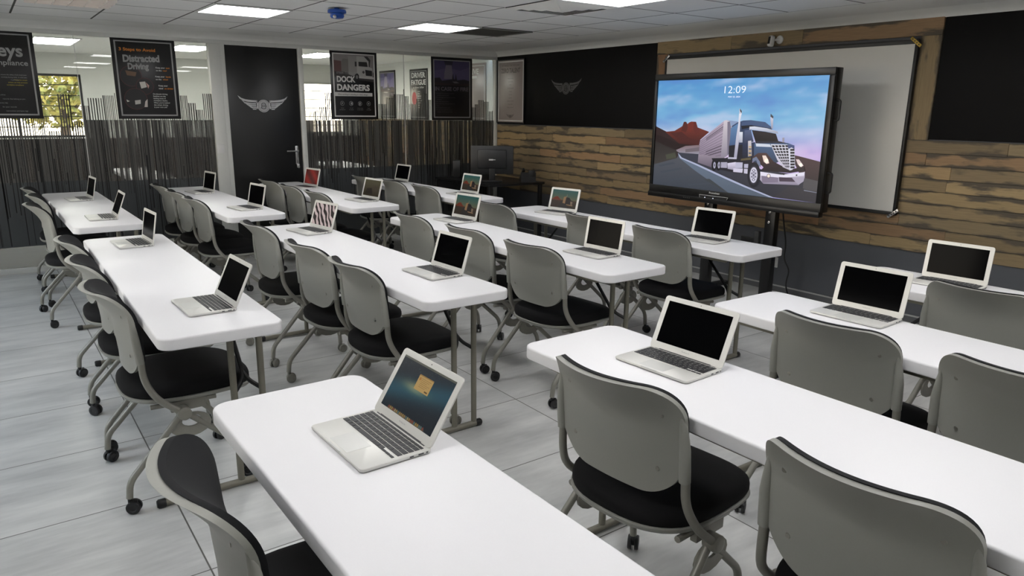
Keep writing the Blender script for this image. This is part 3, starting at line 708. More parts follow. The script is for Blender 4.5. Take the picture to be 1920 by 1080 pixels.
for sy in (-1, 1): mb.b2((-TL / 2 + .12, sy * .17 - .01, TH - .062), (TL / 2 - .12, sy * .17 + .01, TH - .0405), bevel=.002)
me_rail = mb.mesh('underside_rail', ['leg_paint'], 30)
TAB = {'4c': (7.1173, -4.8304, .0076), '4b': (4.1804, -4.8298, -.0075), '4a': (1.4043, -4.8339, .0104), '3a': (1.4332, -3.893, .0143), '3b': (4.2439, -3.8671, .0087), '3c': (7.1704, -3.8455, .0083),
       '2b': (4.2826, -2.9012, .0073), '2c': (7.1858, -2.9205, -.0187), '2a': (1.4305, -2.9503, .0136), '1a': (1.4785, -1.9492, .0207), '1b': (4.3187, -1.9609, .0102), '1c': (7.1728, -1.9742, -.008)}
ROW = {'1': 'front-row', '2': 'second-row', '3': 'third-row', '4': 'rear-row'}
CLN = {'a': 'glass-side table', 'b': 'middle table', 'c': 'far-side table'}
TLAB = {}
for k in TAB: TLAB[k] = 'the ' + ROW[k[0]] + ' ' + CLN[k[1]]
def table(label, x, y, rz, group):
    t_ = thing('folding_table', label, 'table', (x, y, 0), rz, group)
    ob('tabletop', me_top, t_); ob('underside_rail', me_rail, t_)
    for s_ in (-1, 1):
        l_ = ob('leg', LEGM[s_][0], t_); ob('folding_brace', LEGM[s_][1], l_); ob('foot_cap', LEGM[s_][2], l_); ob('foot_cap', LEGM[s_][3], l_)
    return t_
ROWD = {'1': 'in the front row, nearest the big screen', '2': 'in the second row from the big screen', '3': 'in the third row from the big screen', '4': 'in the rear row, farthest from the screen'}
CLD = {'a': 'by the glass', 'b': 'mid-room', 'c': 'away from the glass'}
for k, (x, y, a) in TAB.items():
    table('long white folding table %s, %s' % (CLD[k[1]], ROWD[k[0]]), x, y, a, 'long white classroom tables')
for x, y, a, lab in ((-1.31, -3.95, 0, 'behind the Distracted Driving pane'), (-1.33, -2.12, 0.02, 'just past the black door'), (-1.31, -1.30, 0, 'behind the DOCK DANGERS pane')):
    table('white table in the next room, %s' % lab, x, y, a, 'tables beyond the glass')

# ------------------------------------------------------------------ chairs
SW, ST = .224, .832         # half width and top of the back shell
def back_half_width(z, zb, zt, w, rt, rb):
    if z > zt - rt: q = z - (zt - rt); return w - rt + sqrt(max(0, rt * rt - q * q))
    if z < zb + rb: q = (zb + rb) - z; return w - .012 - rb + sqrt(max(0, rb * rb - q * q)) + .012 * (z - zb) / rb
    return w
def lip(x, z):
    u = x / SW; return max(0, min(1.05, (z - (.690 + .034 * u * u)) / .140))
def back_y(x, z):
    u = x / SW
    y = -.110 - .085 * max(0, z - .54) - .030 * (1 - u * u)
    return y - .078 * lip(x, z) ** 1.7 * (1 - .28 * u * u)
def back_sheet(zb, zt, w, rt, rb, y0, y1, puff=0.0, lipt=0.0, nz=34, nx=24):
    zs = []
    for i in range(nz + 1):
        t_ = i / nz; zs.append(zb + (zt - zb) * (0.5 - 0.5 * cos(pi * t_)))
    F = []; B = []
    for z in zs:
        hw = back_half_width(z, zb, zt, w, rt, rb); fr_ = []; bk = []
        for j in range(nx + 1):
            x = hw * sin(pi / 2 * (2 * j / nx - 1)); yy = back_y(x, z)
            e = (1 - (x / w) ** 4) * (1 - ((z - (zb + zt) / 2) / ((zt - zb) / 2)) ** 6)
            fr_.append((x, yy + y1 + puff * max(0, e), z)); bk.append((x, yy + y0 - lipt * lip(x, z) ** 2, z))
        F.append(fr_); B.append(bk)
    mb = MB(); n = nx + 1; vs = [p for r in F for p in r] + [p for r in B for p in r]; o = n * (nz + 1); fs = []
    for i in range(nz):
        for j in range(nx):
            a = i * n + j; fs.append((a, a + 1, a + n + 1, a + n)); fs.append((o + a, o + a + n, o + a + n + 1, o + a + 1))
    for i in range(nz):
        for j in (0, nx): a = i * n + j; fs.append((a, a + n, o + a + n, o + a))
    for j in range(nx):
        for i in (0, nz): a = i * n + j; fs.append((a, a + 1, o + a + 1, o + a))
    mb.add(vs, fs); return mb
mb = back_sheet(.503, ST, SW, .085, .12, -.009, .004, 0, .010)
me_shell = mb.mesh('backrest_shell', ['shell'], 50)
mb = back_sheet(.514, ST + .0025, SW - .007, .083, .112, .0045, .019, .009); me_cush = mb.mesh('back_cushion', ['backfabric'], 60)
SCREWS = []
for x, z in ((-.165, .745), (.165, .745), (-.15, .585), (.15, .585)):
    mb = MB(); mb.lathe((x, back_y(x, z) - .0095, z), (0, -1, 0), [(.0070, 0), (.006, .0015), (.003, .002)], 10); SCREWS.append(mb.mesh('screw', ['screw'], 40))
def seat_outline(k=1.0, n=44):
    pts = []
    for i in range(n):
        a = 2 * pi * i / n; c_, s_ = cos(a), sin(a); e = .56 if s_ > 0 else .74
        x = .230 * math.copysign(abs(c_) ** e, c_); y = .240 * math.copysign(abs(s_) ** e, s_)
        pts.append((x * k, .066 + y * k))
    return pts
mb = MB(); R = []
for k, z in ((.95, .398), (.985, .402), (1.0, .412), (1.0, .428), (.985, .440), (.94, .449), (.85, .4535), (.6, .454), (.3, .4535)): R.append([Vector((x, y, z + .010 - .012 * max(0, (y - .20)) / .08)) for x, y in seat_outline(k)])
mb.rings(R); me_seat = mb.mesh('seat', ['fabric'], 60)
mb = MB(); mb.rings([[Vector((x, y, z + .010 - .012 * max(0, (y - .20)) / .08)) for x, y in seat_outline(k)] for k, z in ((.90, .379), (.985, .384), (1.012, .392), (1.014, .399), (1.0, .401))]); me_pan = mb.mesh('seat_pan', ['shell'], 50)
HX, HY, HZ = .246, .008, .352
def arm_mesh(s_):
    mb = MB(); r = .0125
    ye = back_y(.223, .575) - .004
    mb.tube(fillet([(s_ * .223, ye, .60), (s_ * .227, ye + .002, .50), (s_ * .246, -.080, .425), (s_ * .248, HY - .012, HZ + .008)], .07, 7), r, 12)
    zz = [.760, .745, .72, .69, .66, .63, .60, .57]; mb.tube([(s_ * (.214 + .009 * min(1, (.76 - z) / .1)), back_y(.220, z) - .006, z) for z in zz], .015, 14, 1, True, None, [.003, .007, .011, .0135, .015, .0155, .0160, .0160])
    return mb.mesh('side_tube', ['chair_tube', 'shell'], 45)
def hub_mesh(s_):
    mb = MB(); mb.lathe((s_ * .222, HY, HZ), (s_, 0, 0), [(.024, 0), (.026, .003), (.026, .040), (.022, .044), (.012, .045)], 20)
    mb.b2((s_ * .205 - .012, HY - .04, HZ - .004), (s_ * .205 + .012, HY + .09, .391), bevel=.004)
    return mb.mesh('pivot_hub', ['chair_tube'], 40)
def rear_leg(s_):
    mb = MB(); mb.tube(fillet([(s_ * .234, HY - .005, HZ - .005), (s_ * .25, -.205, .125), (s_ * .25, -.212, .062)], .05, 7), .0125, 12); return mb.mesh('leg', ['chair_tube'], 45)
def front_leg(s_):
    mb = MB(); mb.tube(fillet([(s_ * .224, HY, HZ), (s_ * .206, .222, .150), (s_ * .206, .230, .062)], .05, 7), .0125, 12); return mb.mesh('leg', ['chair_tube'], 45)
def bracket_mesh(s_):
    mb = MB(); x = s_ * .222; n = 16; out = []; inn = []
    cy, cz = HY + .025, HZ - .050
    for i in range(n): a = 2 * pi * i / n; out.append((cy + .078 * cos(a), cz - .012 + .050 * sin(a))); inn.append((cy + .004 + .036 * cos(a), cz + .004 + .024 * sin(a)))
    vs = []
    for xx in (x - .004, x + .004): vs += [(xx, a, b_) for a, b_ in out] + [(xx, a, b_) for a, b_ in inn]
    fs = []
    for i in range(n):
        j = (i + 1) % n; fs += [(i, j, n + j, n + i), (2 * n + j, 2 * n + i, 3 * n + i, 3 * n + j), (i, 2 * n + i, 2 * n + j, j), (n + j, 3 * n + j, 3 * n + i, n + i)]
    mb.add(vs, fs); return mb.mesh('nesting_bracket', ['chair_tube'], 40)
def caster_mesh(x, y, m, a):
    mb = MB(); d = Vector((cos(a), sin(a), 0)); n_ = Vector((-sin(a), cos(a), 0)); c_ = Vector((x, y, .0262)) + n_ * .012
    for s_ in (-1, 1):
        mb.lathe(c_ + d * s_ * .005, d * s_, [(.016, 0), (.026, .001), (.0262, .010), (.024, .0135), (.014, .0145), (.012, .012), (.004, .012)], 18)
    mb.box(c_ + Vector((0, 0, .010)), (.012, .03, .034), rot=Matrix.Rotation(a, 3, 'Z'), bevel=.004)
    mb.cyl((x, y, .058), (0, 0, 1), .0085, .03, 10)
    return mb.mesh('caster', [m], 40)
LM = {}
for s_ in (-1, 1):
    LM['arm', s_] = arm_mesh(s_); LM['hub', s_] = hub_mesh(s_); LM['rear', s_] = rear_leg(s_); LM['front', s_] = front_leg(s_); LM['brk', s_] = bracket_mesh(s_)
mb = MB(); mb.tube([(-HX + .01, HY, HZ), (HX - .01, HY, HZ)], .011, 10); mb.tube([(-.2, -.10, .382), (-.2, .14, .376)], .01, 8); mb.tube([(.2, -.10, .382), (.2, .14, .376)], .01, 8); me_cross = mb.mesh('under_frame', ['chair_tube'], 40)
CM = {}
for m in ('caster_black', 'caster_grey'):
    for v in range(3):
        for key, (x, y) in {('rear', -1): (-.25, -.212), ('rear', 1): (.25, -.212), ('front', -1): (-.206, .230), ('front', 1): (.206, .230)}.items():
            CM[m, v, key] = caster_mesh(x, y, m, random.uniform(-.9, .9) + (0 if v < 2 else .4))
def chair(label, x, y, rz, group, cm='caster_black'):
    t_ = thing('training_chair', label, 'chair', (x, y, 0), rz, group); v = random.randrange(3)
    sh = ob('backrest_shell', me_shell, t_); [ob('screw', m_, sh) for m_ in SCREWS]; ob('back_cushion', me_cush, t_); ob('seat', me_seat, t_); ob('seat_pan', me_pan, t_); ob('under_frame', me_cross, t_)
    for s_ in (-1, 1):
        ob('side_tube', LM['arm', s_], t_); ob('pivot_hub', LM['hub', s_], t_); ob('nesting_bracket', LM['brk', s_], t_)
        for k in ('front', 'rear'):
            l_ = ob('leg', LM[k, s_], t_); ob('caster', CM[cm, v, (k, s_)], l_)
    return t_
CH = {'1a': [(.94, -2.14, 0), (1.50, -2.09, 0), (2.07, -2.01, -1)], '1b': [(3.41, -1.98, 1), (4.30, -1.98, 0), (4.93, -1.98, 0)], '1c': [(6.70, -1.985, 0)],
      '2a': [(.90, -3.06, 2), (1.47, -2.98, -2), (2.05, -2.97, 0)], '2b': [(3.64, -3.02, -2), (4.29, -2.89, 0), (4.91, -2.86, 3)], '2c': [(6.61, -2.94, 2), (7.18, -2.94, 0)],
      '3a': [(.89, -3.97, 0), (1.465, -3.97, 0), (2.03, -3.98, 0)], '3b': [(3.51, -3.985, 0), (4.29, -3.90, 2), (4.855, -3.865, 0)], '3c': [(6.53, -3.90, 5), (7.225, -3.88, 0)],
      '4a': [(.69, -4.92, 0), (1.25, -4.93, 0), (1.87, -5.0, 3)], '4b': [(3.56, -4.92, 0), (4.185, -4.915, 0), (4.785, -4.915, 1)], '4c': [(6.50, -5.015, -3)]}
ORD = ['first', 'second', 'third']
for k, L_ in CH.items():
    cx, cy, ca = TAB[k]
    for i, (x, y, a) in enumerate(L_):
        edge = cy + (x - cx) * ca - TW / 2; y = min(y, edge + (-.036 if min(abs(x - cx - .885), abs(x - cx + 1.017)) < .246 else .097 - .22 * abs(sin(radians(a)) - ca)))
        if len(L_) == 1: lab = 'grey chair with black seat, alone at %s' % TLAB[k]
        else: lab = 'grey chair with black seat, %s from the glass at %s' % (ORD[i], TLAB[k])
        if k == '3b': lab = 'grey chair with grey casters, %s from the glass at %s' % (ORD[i], TLAB[k])
        chair(lab, x, y, radians(a), 'grey training chairs at the tables', 'caster_grey' if k == '3b' else 'caster_black')

# ------------------------------------------------------------------ laptops
LW, LD = .282, .177
mb = MB(); slab(mb, LW, LD, .011, .0012, .0105, .0025, 0, c=(0, LD / 2), seg=2, n=4, fb=.0045)
mb.b2((-.030, -.0006, .0075), (.030, .004, .0107), 1)                       # finger notch
me_base = mb.mesh('base', ['alu', 'trackpad'], 40)
mb = MB(); mb.b2((-.047, .010, .0105), (.047, .070, .0108), bevel=.0001); me_pad = mb.mesh('trackpad', ['trackpad'], 0)
mb = MB(); rowsK = [(14, .0075), (14, .0125), (14, .0125), (13, .0125), (12, .0125), (0, .0125)]; kw = .258; y = .163
for (n, hh) in rowsK:
    y -= hh + .0022
    ws = [1.0] * n
    if n == 13: ws = [1.5] + [1] * 11 + [1.6]
    if n == 12: ws = [2.1] + [1] * 10 + [2.1]
    if n == 0: ws = [1, 1, 1, 1.3, 5.2, 1.3, 1, 1, 1, 1]
    tot = sum(ws); u = (kw - .0022 * (len(ws) - 1)) / tot; x = -kw / 2
    for i, q in enumerate(ws):
        lo = (x, y, .0105); hi = (x + q * u, y + hh, .0118)
        if n == 0 and i >= len(ws) - 3: hi = (x + q * u, y + hh * .5, .0118)
        mb.b2(lo, hi, 0, bevel=.0004, seg=1); x += q * u + .0022
me_keys = mb.mesh('keyboard', ['keys'], 30)
mb = MB(); mb.b2((-.118, .1665, .0104), (.118, .1735, .0109)); me_hinge = mb.mesh('hinge_bar', ['alu_dark'], 30)
mb = MB()
for y, l_ in ((.140, .014), (.118, .010), (.160, .005)): mb.b2((LW / 2 - .0006, y, .0045), (LW / 2 + .0003, y + l_, .0078))
me_port = mb.mesh('port', ['alu_dark'], 0)
LH = .178; LT = .0042
mb = MB()
R = [[Vector((x, LT / 2 - y_, LH / 2 + z)) for x, z in rrect(LW - 2 * d, LH - 2 * d, .011 - d, 4)] for d, y_ in ((.0008, 0), (0, .001), (0, .0032), (.0008, LT))]
mb.rings(R); me_lid = mb.mesh('lid', ['alu'], 40)
SX, S0, S1 = .122, .0235, .162
mb = MB(); mb.b2((-.0013, -LT / 2 - .0006, .1685), (.0013, -LT / 2, .1711)); me_cam = mb.mesh('webcam', ['keys'], 0)
mb = MB(); put_text(mb, 'MacBook Air', 0, .0115, .0042, FN(-LT / 2 - .0003), 0, align='c'); me_logo = mb.mesh('lettering', ['print_grey'], 0)
ys = -LT / 2 - .0003
def screen_mesh(kind):
    mb = MB(); q = lambda u, v, k=0: (-SX + 2 * SX * u, ys - .00003 * k, S0 + (S1 - S0) * v)
    if kind in ('black', 'zebra'):
        mb.b2((-SX, ys - .0002, S0), (SX, ys + .0003, S1)); return mb.mesh('screen', ['glass_black' if kind == 'black' else 'zebra'], 0)
    nx, ny = 40, 24; rnd = random.Random(3)
    def colr(u, v):
        if kind == 'galaxy':
            d = (v - .52) - .35 * (u - .5); b_ = math.exp(-(d / .22) ** 2); o_ = math.exp(-((u - .42) / .22) ** 2 - ((v - .55) / .09) ** 2)
            return tuple(a + b_ * g + o_ * o for a, g, o in zip((14, 26, 36), (12, 50, 56), (110, 70, 25)))
        if kind == 'red': return tuple(a * (.6 + .5 * math.sin(4 * u + 3 * v) ** 2) for a in (128, 30, 22))
        if kind == 'olive': return tuple(a + b_ * v for a, b_ in zip((52, 44, 30), (30, 34, 26)))
        g = v; return tuple((a * (1 - g) + b_ * g) for a, b_ in zip((150, 104, 62), (34, 86, 84))) if v > .42 else (64, 48, 34)
    for i in range(nx):
        for j in range(ny):
            cc = [lin(tuple(max(0, min(255, c_)) for c_ in colr(a / nx, b_ / ny))) for a, b_ in ((i, j), (i + 1, j), (i + 1, j + 1), (i, j + 1))]
            mb.add([q(i / nx, j / ny), q((i + 1) / nx, j / ny), q((i + 1) / nx, (j + 1) / ny), q(i / nx, (j + 1) / ny)], [(0, 1, 2, 3)], 0, cc)
    def P(pts, c_, k=1): mb.add([q(a, b_, k) for a, b_ in pts], [tuple(range(len(pts)))], 0, lin(c_))
    if kind == 'galaxy':
        P([(0, .965), (1, .965), (1, 1), (0, 1)], (96, 96, 84)); P([(.40, .54), (.67, .54), (.67, .82), (.40, .82)], (196, 160, 96), 2); P([(.40, .80), (.67, .80), (.67, .82), (.40, .82)], (160, 124, 66), 3)
        for i in range(6): P([(.46, .76 - .03 * i), (.64 - .03 * (i % 3), .76 - .03 * i), (.64 - .03 * (i % 3), .768 - .03 * i), (.46, .768 - .03 * i)], (150, 116, 62), 3)
        P([(.59, .565), (.645, .565), (.645, .59), (.59, .59)], (90, 66, 34), 3); P([(.42, .72), (.45, .72), (.45, .77), (.42, .77)], (180, 120, 50), 3)
        P([(.13, 0), (.87, 0), (.85, .055), (.15, .055)], (84, 78, 62), 2)
        for i in range(22): x = .145 + .0325 * i; P([(x, .012), (x + .022, .012), (x + .022, .052), (x + .011, .068), (x, .052)], rnd.choice([(150, 118, 70), (130, 56, 40), (160, 146, 104), (80, 108, 108), (156, 126, 66)]), 3)
        for i in range(60): x = rnd.random(); y = rnd.uniform(.12, .95); P([(x, y), (x + .004, y), (x + .004, y + .006), (x, y + .006)], (120, 150, 150), 1)
    if kind == 'truck':
        P([(0, .42), (.06, .50), (.14, .60), (.24, .62), (.32, .50), (.42, .42)], (110, 46, 26)); P([(0, 0), (1, 0), (1, .30), (.5, .28), (0, .42)], (52, 42, 32)); P([(.3, 0), (.75, 0), (.45, .40), (.38, .40)], (44, 40, 38), 2)
        P([(.46, .28), (.48, .62), (.58, .66), (.60, .24)], (150, 116, 80), 3); P([(.56, .22), (.57, .62), (.70, .60), (.78, .46), (.86, .42), (.86, .16), (.60, .18)], (38, 30, 28), 4)
        P([(.62, .56), (.70, .56), (.74, .47), (.63, .47)], (18, 16, 18), 5); P([(.76, .40), (.85, .39), (.85, .22), (.78, .22)], (130, 110, 90), 5); P([(.585, .6), (.595, .6), (.595, .78), (.585, .78)], (150, 130, 110), 5); P([(.62, .18), (.87, .15), (.87, .2), (.62, .22)], (150, 120, 90), 6)
    if kind == 'olive': P([(.1, .1), (.6, .1), (.5, .5), (.2, .45)], (40, 32, 24)); P([(.5, .3), (.9, .3), (.85, .7), (.6, .62)], (66, 58, 44))
    return mb.mesh('screen', ['screen_art'], 0)
SM = {k: screen_mesh(k) for k in ('black', 'zebra', 'galaxy', 'red', 'olive', 'truck')}
mb = MB(); mb.tube([(-.10, 0, 0), (.10, 0, 0)], .0035, 8); me_barrel = mb.mesh('hinge_barrel', ['alu_dark'], 40)
def laptop(label, x, y, rz, tilt, kind):
    t_ = thing('laptop', label, 'laptop', (x, y, TH), radians(rz), 'silver laptops on the tables')
    ob('base', me_base, t_); ob('keyboard', me_keys, t_); ob('trackpad', me_pad, t_); ob('hinge_bar', me_hinge, t_); ob('port', me_port, t_)
    l_ = ob('lid', me_lid, t_, (0, LD - .006, .0095), (radians(-tilt), 0, 0))
    ob('screen', SM[kind], l_); ob('webcam', me_cam, l_); ob('lettering', me_logo, l_); ob('hinge_barrel', me_barrel, l_)
    return t_
# (label, centre x, front edge y, yaw, lid tilt, picture)
LP = [('with a starry desktop and tan notice, on the table nearest the camera', 6.408, -4.884, 1, 33, 'galaxy'),
      ('with dark screen, rear-row middle table, end nearer the glass', 3.345, -4.909, 2.5, 10, 'black'),
      ('with dark screen, rear-row middle table, end away from the glass', 4.950, -4.907, 1.6, 25, 'black'),
      ('on the rear-row table by the glass, closest to the glass', .905, -4.924, 4, 12, 'black'),
      ('on the rear-row table by the glass, end away from the glass', 2.135, -4.913, 0, 21, 'black'),
      ('on the third-row table by the glass, against the pale post', .86, -3.965, 6, 10, 'black'),
      ('on the third-row table by the glass, end away from the glass', 2.163, -3.937, 7, 12, 'black'),
      ('showing black and white zebra stripes on its screen', 3.468, -3.918, 8, 18, 'zebra'),
      ('with dark screen, third-row middle table, end away from the glass', 4.926, -3.866, 2.5, 18, 'black'),
      ('with dark screen, on the third-row table far from the glass', 6.450, -3.905, 2.8, 24, 'black'),
      ('with a lorry picture, on the second-row middle table', 3.553, -2.896, 6, 16, 'truck'),
      ('with dark screen, second-row middle table, end away from the glass', 4.979, -2.897, 3, 10, 'black'),
      ('with dark screen, on the second-row table far from the glass', 6.482, -2.888, 2, 14, 'black'),
      ('with a red picture on its screen, in front of the black door', .906, -3.015, 8, 14, 'red'),
      ('with a dim olive picture, on the second-row table by the glass', 2.145, -2.958, 6.5, 16, 'olive'),
      ('with dark screen, front-row table by the glass, closest to the glass', .84, -1.985, 4, 14, 'black'),
      ('with a lorry picture, on the front-row table by the glass', 2.194, -1.985, 4, 14, 'truck'),
      ('with a lorry picture, on the front-row middle table', 3.63, -2.035, 12, 16, 'truck'),
      ('with dark screen, front-row middle table, end below the big display', 5.028, -2.025, 6, 14, 'black'),
      ('with dark screen, on the front-row table far from the glass', 6.432, -2.02, 3, 8, 'black')]
for a in LP: laptop('silver laptop ' + a[0], *a[1:])

# ------------------------------------------------------------------ interactive display on its stand
DX0, DX1, DZ0, DZ1, DY = 3.258, 4.949, .775, 1.818, -.55
dp = thing('display', 'large black interactive display showing a lorry on a desert road', 'screen', ((DX0 + DX1) / 2, DY, .775))
ox = (DX0 + DX1) / 2; oz = .775
SX0, SX1, SZ0, SZ1 = 3.287, 4.893, .866, 1.765
SX1 = 4.905
mb = MB(); mb.b2((DX0 - ox, .008, 0.02), (DX1 - ox, .085, DZ1 - oz), bevel=.006); mb.b2((DX0 - ox + .3, .085, .15), (DX1 - ox - .3, .12, DZ1 - oz - .15), bevel=.01); mb.obj('housing', ['bezel'], dp)
mb = MB()
for lo, hi in (((DX0, DZ0), (DX1, SZ0)), ((DX0, SZ1), (DX1, DZ1)), ((DX0, SZ0), (SX0, SZ1)), ((SX1, SZ0), (DX1, SZ1))): mb.b2((lo[0] - ox, -.012, lo[1] - oz), (hi[0] - ox, .01, hi[1] - oz), bevel=.003)
mb.b2((DX0 - ox, -.028, -.012), (DX1 - ox, .03, .03), bevel=.006); mb.obj('bezel', ['bezel'], dp)
for z in (.66, .10 + .05):
    mb = MB(); mb.tube(fillet([(DX1 - ox, .03, z + .02), (DX1 - ox + .035, .03, z + .02), (DX1 - ox + .035, .03, z + .16), (DX1 - ox, .03, z + .16)], .02), .008, 10); mb.obj('handle', ['black_plastic'], dp)
mb = MB(); mb.prism([(-.26, .062), (.035, .062), (.005, .018), (-.25, .022)], lambda a, b, t_: (a, -.014 - t_, b - .01), .006); cp = mb.obj('control_panel', ['monitor'], dp)
mb = MB(); P_ = [(-.26, .052), (.035, .052), (.005, .008), (-.25, .012)]
mb.tube([(a, -.0205, b) for a, b in P_ + P_[:1]], .0016, 6); mb.obj('panel_outline', ['print_white'], cp)
mb = MB()
for x in (-.20, -.115): mb.lathe((x, -.0205, .032), (0, -1, 0), [(.005, 0), (.005, .0008)], 10)
mb.obj('indicator', ['led'], cp)
mb = MB()
for i in range(4): mb.lathe((-.42 + .02 * i, -.0285, .012), (0, -1, 0), [(.004, 0), (.004, .001)], 10, 0)
mb.obj('socket', ['grille'], dp); mb = MB(); put_text(mb, 'Promethean', -.112, .068, .016, FN(-.0125), 0, align='c', bold=.01); mb.obj('lettering', ['print_white'], dp, 0)
# the picture
HM = ((0.0326205, 0.0010037, -40.4358911), (0.0055057, -0.0430578, 8.0453125), (0.0061617, -0.0012104, 1.0))
def uv(X, Y, s_=5.144, ax=1230, ay=180):
    x = ax + X / s_; y = ay + Y / s_; w_ = HM[2][0] * x + HM[2][1] * y + HM[2][2]
    return (HM[0][0] * x + HM[0][1] * y + HM[0][2]) / w_, (HM[1][0] * x + HM[1][1] * y + HM[1][2]) / w_
lay = [0]; art = MB()
def q3(u, v, k): return (SX0 - ox + (SX1 - SX0) * max(0, min(1, u)), .004 - .00004 * k, SZ0 - oz + (SZ1 - SZ0) * max(0, min(1, v)))
import mathutils
def sky(u, v):
    n = mathutils.noise.fractal(Vector((u * 2.2 + v * .9, v * 5.5 - u * 1.4, 3.1)), .6, 2.0, 4)
    top = (84, 150, 204); mid = (124, 182, 218); low = (230, 206, 220); lowr = (196, 172, 222)
    t_ = max(0, min(1, (v - .40) / .55)); c0 = [a * (1 - u) + b_ * u for a, b_ in zip(low, lowr)]
    s_ = max(0, min(1, t_ / .45)); c_ = [a * (1 - s_) + b_ * s_ for a, b_ in zip(c0, mid)]
    if t_ > .45: q = (t_ - .45) / .55; c_ = [a * (1 - q) + b_ * q for a, b_ in zip(mid, top)]
    wht = max(0, min(.55, n * .9)) ; c_ = [a * (1 - wht) + b_ * wht for a, b_ in zip(c_, (206, 206, 232))]
    dk = max(0, min(.5, -n * .6)); c_ = [a * (1 - dk) + b_ * dk for a, b_ in zip(c_, (84, 120, 196))]
    return lin(c_)
NX, NY = 72, 40
for i in range(NX):
    for j in range(NY):
        cs = [(i / NX, j / NY), ((i + 1) / NX, j / NY), ((i + 1) / NX, (j + 1) / NY), (i / NX, (j + 1) / NY)]
        art.add([q3(a, b_, 0) for a, b_ in cs], [(0, 1, 2, 3)], 0, [sky(a, b_) for a, b_ in cs])
def A(pts, c_, c2=None):
    lay[0] += 1; k = lay[0]; U = [uv(*p) for p in pts]; V = [q3(u, v, k) for u, v in U]
    if c2 is None: art.add(V, [tuple(range(len(V)))], 0, lin(c_))
    else:
        ys_ = [p[1] for p in pts]; lo, hi = min(ys_), max(ys_)
        art.add(V, [tuple(range(len(V)))], 0, [lin([a + (b_ - a) * (p[1] - lo) / (hi - lo + 1e-6) for a, b_ in zip(c_, c2)]) for p in pts])
def E_(cx, cy, rx, ry, c_, n=26): A([(cx + rx * cos(2 * pi * i / n), cy + ry * sin(2 * pi * i / n)) for i in range(n)], c_)
A([(-20, 270), (15, 285), (110, 335), (250, 450), (430, 470), (430, 620), (-20, 700)], (50, 36, 36))
A([(100, 338), (190, 330), (265, 285), (278, 243), (300, 243), (312, 265), (330, 250), (350, 242), (395, 245), (412, 300), (525, 345), (440, 420), (430, 490), (240, 455)], (128, 54, 42), (58, 30, 30))
A([(278, 243), (300, 243), (312, 265), (318, 300), (300, 345), (255, 330), (265, 285)], (84, 38, 34)); A([(330, 250), (350, 242), (372, 246), (365, 300), (340, 350), (318, 300)], (112, 44, 36)); A([(372, 244), (395, 245), (412, 300), (440, 340), (400, 370), (370, 320)], (96, 40, 36))
A([(150, 350), (260, 340), (330, 400), (430, 430), (430, 470), (330, 440), (240, 420)], (76, 36, 34)); A([(15, 360), (120, 400), (240, 455), (430, 480), (430, 530), (210, 515), (-20, 440)], (40, 29, 29))
A([(200, 520), (300, 478), (440, 470), (440, 580), (250, 545)], (128, 108, 112), (150, 150, 166)); A([(-20, 420), (100, 470), (215, 520), (220, 600), (-20, 660)], (46, 41, 40), (64, 60, 58)); A([(110, 560), (200, 540), (215, 590), (120, 605)], (72, 74, 62)); A([(300, 510), (440, 490), (440, 530), (300, 540)], (110, 100, 108))
A([(-20, 650), (220, 595), (240, 545), (430, 700), (700, 900), (720, 940), (-20, 850)], (82, 84, 92), (58, 64, 74))
for (a, b_, c_, d_) in ((60, 720, 250, 690), (150, 800, 420, 760), (40, 660, 180, 635), (330, 850, 600, 830)): A([(a, b_), (c_, d_), (c_ + 30, d_ + 12), (a + 20, b_ + 16)], (66, 72, 82))
A([(225, 540), (440, 560), (900, 690), (1300, 760), (1600, 880), (1580, 1060), (1150, 985), (430, 690), (250, 600)], (60, 62, 74), (46, 46, 54))
A([(225, 545), (250, 600), (400, 720), (540, 820), (720, 940), (1140, 990), (880, 885), (690, 800), (410, 668), (255, 592)], (104, 118, 138), (84, 94, 108)); A([(540, 800), (720, 935), (700, 945), (480, 800)], (62, 66, 70))
A([(230, 545), (268, 590), (420, 655), (700, 787), (900, 878), (1150, 985), (1118, 985), (880, 887), (690, 802), (410, 668), (250, 595)], (172, 178, 205))
A([(1300, 570), (1380, 590), (1440, 606), (1660, 655), (1660, 880), (1440, 850)], (72, 50, 54), (46, 38, 42)); A([(1440, 800), (1620, 840), (1600, 960), (1430, 900)], (76, 74, 78)); A([(1300, 880), (1600, 940), (1580, 1060), (1150, 985)], (56, 54, 60)); A([(1440, 915), (1590, 945), (1590, 952), (1440, 925)], (120, 124, 140))
# trailer
A([(440, 425), (665, 240), (675, 600), (570, 690), (560, 690), (425, 640)], (182, 166, 186), (120, 108, 126))
for i in range(11):
    f_ = i / 11; A([(432, 440 + 195 * f_), (668, 262 + 330 * f_), (668, 267 + 330 * f_), (432, 444 + 195 * f_)], (108, 98, 112))
for r_ in (.06, .13, .62, .72, .80):
    for i in range(16):
        x = 500 + 10 * i; y0 = (440 + 195 * r_) + ((262 + 330 * r_) - (440 + 195 * r_)) * (x - 432) / 236
        A([(x, y0), (x + 6, y0 - 5), (x + 6, y0 + 5), (x, y0 + 9)], (34, 28, 34))
A([(560, 690), (590, 600), (680, 600), (690, 560), (650, 590), (430, 560), (425, 640)], (150, 138, 152), (100, 92, 108))
A([(665, 240), (690, 233), (725, 246), (735, 300), (725, 560), (690, 592), (645, 590)], (206, 198, 206), (140, 132, 148)); A([(700, 250), (725, 246), (735, 300), (725, 560), (705, 575)], (120, 114, 132)); A([(690, 233), (800, 248), (800, 285), (740, 295), (725, 246)], (136, 154, 188)); A([(735, 290), (800, 280), (790, 480), (725, 500)], (170, 164, 180))
A([(720, 480), (960, 460), (960, 640), (690, 640), (690, 600), (720, 590)], (28, 28, 38))
